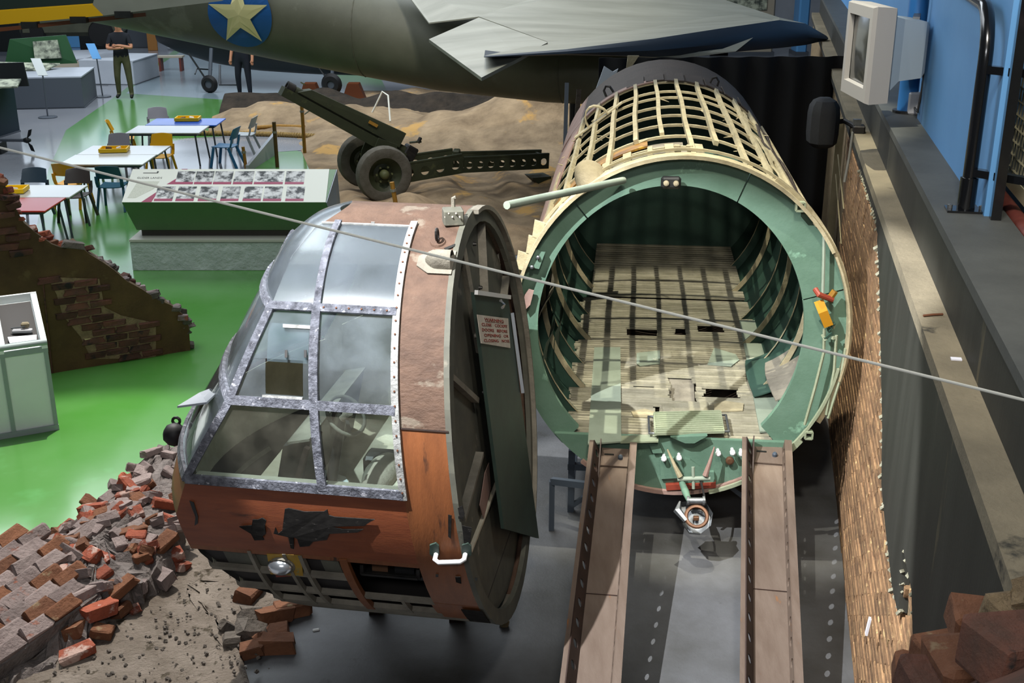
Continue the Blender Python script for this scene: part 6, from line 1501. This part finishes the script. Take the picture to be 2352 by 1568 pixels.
# ================================================================== PEOPLE
def person(label, loc, rz, shirt, trousers, hgt, arms):
    k = hgt / 1.78
    J = dict(pel=(0, 0, .95), sp=(0, .0, 1.15), ch=(0, 0, 1.36), nk=(0, 0, 1.50), hd=(0, -.02, 1.60), ht=(0, -.01, 1.74))
    E = [('pel', 'sp'), ('sp', 'ch'), ('ch', 'nk'), ('nk', 'hd'), ('hd', 'ht')]
    Rr = dict(pel=(.165, .115), sp=(.155, .11), ch=(.19, .12), nk=(.06, .06), hd=(.085, .10), ht=(.06, .07))
    for sd, s in (('l', 1), ('r', -1)):
        J.update({sd + 'h': (s * .10, 0, .88), sd + 'k': (s * .13, -.02, .50), sd + 'a': (s * .15, .02 - .04 * s, .09), sd + 't': (s * .17, -.15 - .04 * s, .045)})
        Rr.update({sd + 'h': (.10, .10), sd + 'k': (.075, .075), sd + 'a': (.05, .05), sd + 't': (.04, .035)})
        E += [('pel', sd + 'h'), (sd + 'h', sd + 'k'), (sd + 'k', sd + 'a'), (sd + 'a', sd + 't')]
        J.update({sd + 's': (s * .19, 0, 1.40)}); Rr[sd + 's'] = (.07, .07)
        if arms == 'crossed': J.update({sd + 'e': (s * .27, -.10, 1.14), sd + 'w': (s * .04, -.24, 1.18 + .03 * s), sd + 'f': (-s * .08, -.235, 1.19 + .03 * s)})
        else: J.update({sd + 'e': (s * .25, .04, 1.14), sd + 'w': (s * .27, -.04, .92), sd + 'f': (s * .27, -.07, .82)})
        Rr.update({sd + 'e': (.048, .048), sd + 'w': (.036, .036), sd + 'f': (.03, .04)})
        E += [('ch', sd + 's'), (sd + 's', sd + 'e'), (sd + 'e', sd + 'w'), (sd + 'w', sd + 'f')]
    names = list(J); me = bpy.data.meshes.new('body'); me.from_pydata([V(J[n_]) * k for n_ in names], [(names.index(a), names.index(c)) for a, c in E], [])
    o = bpy.data.objects.new('tmp', me); COL.objects.link(o); sm = o.modifiers.new('s', 'SKIN'); sm.use_smooth_shade = True
    for i, n_ in enumerate(names):
        o.data.skin_vertices[0].data[i].radius = tuple(x * k for x in Rr[n_]); o.data.skin_vertices[0].data[i].use_root = (n_ == 'pel')
    ss = o.modifiers.new('u', 'SUBSURF'); ss.levels = 2
    bpy.context.view_layer.update(); m2 = bpy.data.meshes.new_from_object(o.evaluated_get(bpy.context.evaluated_depsgraph_get())); bpy.data.objects.remove(o)
    for m_ in (shirt, trousers, 'skin', 'shoe', 'hair_dark'): m2.materials.append(MATS[m_])
    for p in m2.polygons:
        c = p.center / k; armd = abs(c.x) > .2 or c.y < -.155
        if c.z < .10: i = 3
        elif c.z < .96 and not (abs(c.x) > .215 and c.z > .75): i = 1
        elif c.z > 1.49: i = 4 if (c.z > 1.68 or c.y > .04) else 2
        elif c.z < 1.24 and (c.y < -.14 or abs(c.x) > .215): i = 2
        else: i = 0
        p.material_index = i; p.use_smooth = True
    t = thing('person', label, 'person', loc, rz=rz); bo = bpy.data.objects.new('body', m2); COL.objects.link(bo); bo.parent = t; ORG[bo.name] = V()
    def part(name, b_, m_): 
        ob = bpy.data.objects.new(name, b_.mesh(name, V(), 50)); COL.objects.link(ob); ob.data.materials.append(MATS[m_]); ob.parent = t
    hd = V((0, -.02, 1.62)) * k
    part('nose', MB().lathe([(.016, 0), (.012, .03), (.004, .04)], hd + V((0, -.085, .0)), (0, -1, -.3), 8), 'skin')
    for s in (-1, 1):
        part('ear', MB().lathe([(.03, -.01), (.028, .008)], hd + V((s * .085, 0, 0)), (s, 0, 0), 8), 'skin'); part('eye', MB().lathe([(.011, 0), (.006, .006)], hd + V((s * .035, -.088, .025)), (0, -1, 0), 8), 'shoe')
        fp = V(J[('l' if s > 0 else 'r') + 'f']) * k; wp = V(J[('l' if s > 0 else 'r') + 'w']) * k; d = (fp - wp).normalized(); u_ = d.orthogonal().normalized()
        for q in range(4): 
            st_ = fp + u_ * (q - 1.5) * .019 - d * .01; part('finger', MB().tube([st_, st_ + d * .035, st_ + d * (.062 if q in (1, 2) else .052) + V((0, .012, -.008))], [.009, .009, .007], 6), 'skin')
        part('thumb', MB().tube([wp + d * .04 + u_ * .025, fp + u_ * .045], [.01, .008], 6), 'skin')
    return t
person('person in black T-shirt and khaki trousers with folded arms', G(289, 226), .1, 'shirt_black', 'trouser_khaki', 1.95, 'crossed')
person('person in dark navy clothes standing beneath the aircraft', G(563, 224), -.2, 'trouser_navy', 'trouser_navy', 1.9, 'down')
# ================================================================== DISPLAYS IN THE FAR LEFT
def plinth(label, a, c, depth, h, m='far_white', name='display_plinth'):
    p, q = G(*a), G(*c); d = (q - p); nb = V((-d.y, d.x, 0)).normalized(); nb = nb if nb.y > 0 else -nb
    t = thing(name, label, 'plinth', (p + q) / 2)
    MB().prism([p, q, q + nb * depth, p + nb * depth], V((0, 0, h))).build('plinth_body', m, t)
    MB().prism([p - nb * .02, q - nb * .02, q + nb * (depth + .02), p + nb * (depth + .02)], V((0, 0, .03))).build('skirting', 'far_slate', t)
    MB().prism([v + V((0, 0, h)) for v in (p - nb * .02, q - nb * .02, q + nb * (depth + .02), p + nb * (depth + .02))], V((0, 0, .03))).build('top_board', 'far_white', t)
    return t
plinth('long low white exhibit plinth left of the standing person', (128, 192), (285, 186), 2.2, .62, 'far_beige')
plinth('grey exhibit plinth end right of the standing person', (310, 196), (366, 176), 1.5, .62, 'far_white')
VH = thing('exhibit_vehicle', 'dusty olive military vehicle on the white plinth', 'vehicle', G(170, 172, 0) + V((0, 1.0, .66)))
v0 = G(150, 165, 0) + V((0, 1.2, .68)); 
MB().box(v0 + V((0, 0, .55)), (2.9, 1.3, .55), rot3(0, 0, .1), .12).build('vehicle_hull', 'far_olive', VH); MB().box(v0 + V((.9, 0, .95)), (1.3, 1.15, .2), rot3(0, .08, .1), .06).build('bonnet', 'far_beige', VH)
MB().box(v0 + V((-.2, 0, 1.2)), (.06, 1.2, .55), rot3(0, .3, .1)).build('windscreen', 'far_dark', VH)
for d in (-.55, .55): MB().bar(v0 + V((-.25, d, .85)), v0 + V((-.05, d, 1.5)), .06, .06).build('screen_post', 'far_beige', VH)
for a in (-1.0, 1.0):
    for d in (-.66, .66): MB().lathe([(.1, -.1), (.33, -.1), (.38, 0), (.33, .1), (.1, .1)], v0 + V((a, d, .38)), (0, 1, 0), 20).build('wheel', 'black_rubber', VH, 40)
tag(MB().box(G(225, 128, 0) + V((0, 0, .55)), (1.0, .3, 1.1), None, .02).build('exhibit_screen', 'far_dark', org=G(225, 128, 0)), 'dark exhibit screen beside the standing person', 'screen')
p_ = G(336, 122, 0) + V((0, .8, 0)); tag(MB().box(p_ + V((0, 0, .8)), (.32, .08, 1.6), rot3(0, 0, .1), .01).build('tan_board', 'door_tan', org=p_), 'upright tan board behind the folded-arm person', 'board')
p_ = G(372, 128, 0) + V((.1, 2, 0)); mc_ = thing('white_cabinet', 'white exhibit cabinet near the dark aircraft nose', 'cabinet', p_); MB().box(p_ + V((0, 0, .7)), (.8, .6, 1.4), None, .05).build('cabinet_body', 'far_white', mc_); MB().box(p_ + V((-.1, -.31, .9)), (.5, .02, .5)).build('cabinet_panel', 'lectern_grey', mc_)
for i, (bx0, tpx, m_, lb) in enumerate((((236, 222), (222, 134), 'blue_sheet', 'slim sign stanchion with blue sheet'), ((110, 270), (98, 172), 'white_panel', 'slim sign stanchion by the green displays'))):
    g_ = G(*bx0); t_ = YP(*tpx, g_.y); S_t = thing('sign_stanchion', lb, 'stanchion', g_, 'sign stanchions')
    MB().lathe([(.21, 0), (.21, .02), (.03, .035)], g_, n=20).build('base_disc', 'far_slate', S_t); MB().tube([g_ + V((0, 0, .02)), t_], .018, 8).build('pole', 'far_slate', S_t)
    MB().prism([t_ + V((-.10, 0, -.02)), t_ + V((.12, 0, -.02)), t_ + V((-.06, .16, .34)), t_ + V((-.28, .16, .34))], V((0, -.02, .012))).build('sign_sheet', m_, S_t)
d1 = plinth('slate display desk with sloping green panels', (33, 252), (72, 226), 1.6, .72, 'far_slate', 'display_desk')
o1 = ORG[d1.name]
MB().prism([o1 + V((-1.2, .1, .76)), o1 + V((.55, .35, .76)), o1 + V((.75, .75, .86)), o1 + V((-1.0, .6, .92))], V((0, 0, .03))).build('sloping_panel', 'far_print', d1)
MB().prism([o1 + V((-.7, .9, .8)), o1 + V((.9, 1.5, .8)), o1 + V((.7, 1.5, 1.5)), o1 + V((-.5, .95, 1.45))], V((0, .05, 0))).build('back_panel', 'far_green', d1)
MB().prism([o1 + V((.0, 1.12, .95)), o1 + V((.6, 1.34, .95)), o1 + V((.55, 1.32, 1.4)), o1 + V((.02, 1.1, 1.38))], V((0, -.03, 0))).build('panel_photo', 'far_print', d1)
d2 = plinth('dark navy display desk at the left edge of the photo', (-110, 350), (46, 302), 1.5, .98, 'far_navy', 'display_desk')
o2 = ORG[d2.name]; MB().prism([o2 + V((-.8, .2, 1.03)), o2 + V((.6, .4, 1.03)), o2 + V((.5, .9, 1.12)), o2 + V((-.8, .8, 1.12))], V((0, 0, .03))).build('sloping_panel', 'far_print', d2)
MB().prism([o2 + V((-1.4, 1.2, .9)), o2 + V((.35, 1.6, .9)), o2 + V((.3, 1.6, 1.4)), o2 + V((-1.4, 1.2, 1.4))], V((0, .05, 0))).build('back_panel', 'far_dark', d2)
pk = G(62, 322, .25); PRP = thing('model_propeller', 'small dark propeller on a shaft at left edge', 'propeller', V((pk.x, pk.y, 0)))
MB().tube([pk, pk + V((-1.3, .1, .0))], .035, 8).build('shaft', 'far_slate', PRP); MB().lathe([(.04, -.06), (.06, 0), (.03, .07)], pk, (1, 0, 0), 12).build('hub', 'far_dark', PRP)
for s in (1, -1): MB().prism([pk + V((0, 0, -.03 * s)), pk + V((.09, -.02, -.10 * s)), pk + V((.13, -.03, -.22 * s)), pk + V((.06, -.02, -.20 * s))], V((.0, .02, .0))).build('blade', 'far_dark', PRP)
MB().box(V((pk.x - .5, pk.y, .10)), (.06, .3, .2)).build('stand_foot', 'far_dark', PRP)
bn_ = G(395, 163); BN_ = thing('bench', 'dark red bench with pale seat by the dark aircraft', 'bench', bn_)
MB().box(bn_ + V((0, 0, .42)), (.75, .3, .05)).build('bench_seat', 'far_beige', BN_)
for s in (-.3, .3): MB().box(bn_ + V((s, 0, .2)), (.06, .28, .4)).build('bench_leg', 'rail_red', BN_)
# far exhibits along the rear
for i, (px, w_, h_, m_, lb) in enumerate(((1560, 3.0, 2.3, 'far_olive', 'blurred olive exhibit behind the tailplane'), (1700, 2.0, 2.6, 'far_beige', 'blurred beige exhibit case behind the tailplane'), (1836, .35, 3.6, 'blue_sheet', 'bright blue column at the rear of the hall'), (30, 2.4, 2.0, 'far_dark', 'dark exhibit figure case in the far left corner'))):
    p = YP(px, 100, 40.0); p.z = 0; E_ = thing('rear_exhibit', lb, 'exhibit', p)
    MB().box(p + V((0, 0, h_ / 2)), (w_, .8, h_), None, .05).build('exhibit_body', m_, E_); MB().box(p + V((0, -.42, h_ * .7)), (w_ * .7, .04, h_ * .3)).build('exhibit_panel', 'far_print', E_); MB().box(p + V((0, 0, .06)), (w_ + .1, .9, .12)).build('exhibit_base', 'far_slate', E_)
for k in range(3):
    p = YP(180 + k * 70, 60, 42.0); p.z = 0; tag(MB().box(p + V((0, 0, 1.4)), (1.1, .1, 2.8), None, .02).build('display_board', ('blue_sheet', 'far_white', 'far_slate')[k], org=p), ('blue', 'white', 'slate')[k] + ' display board at the back of the hall', 'board', 'boards at the back of the hall')
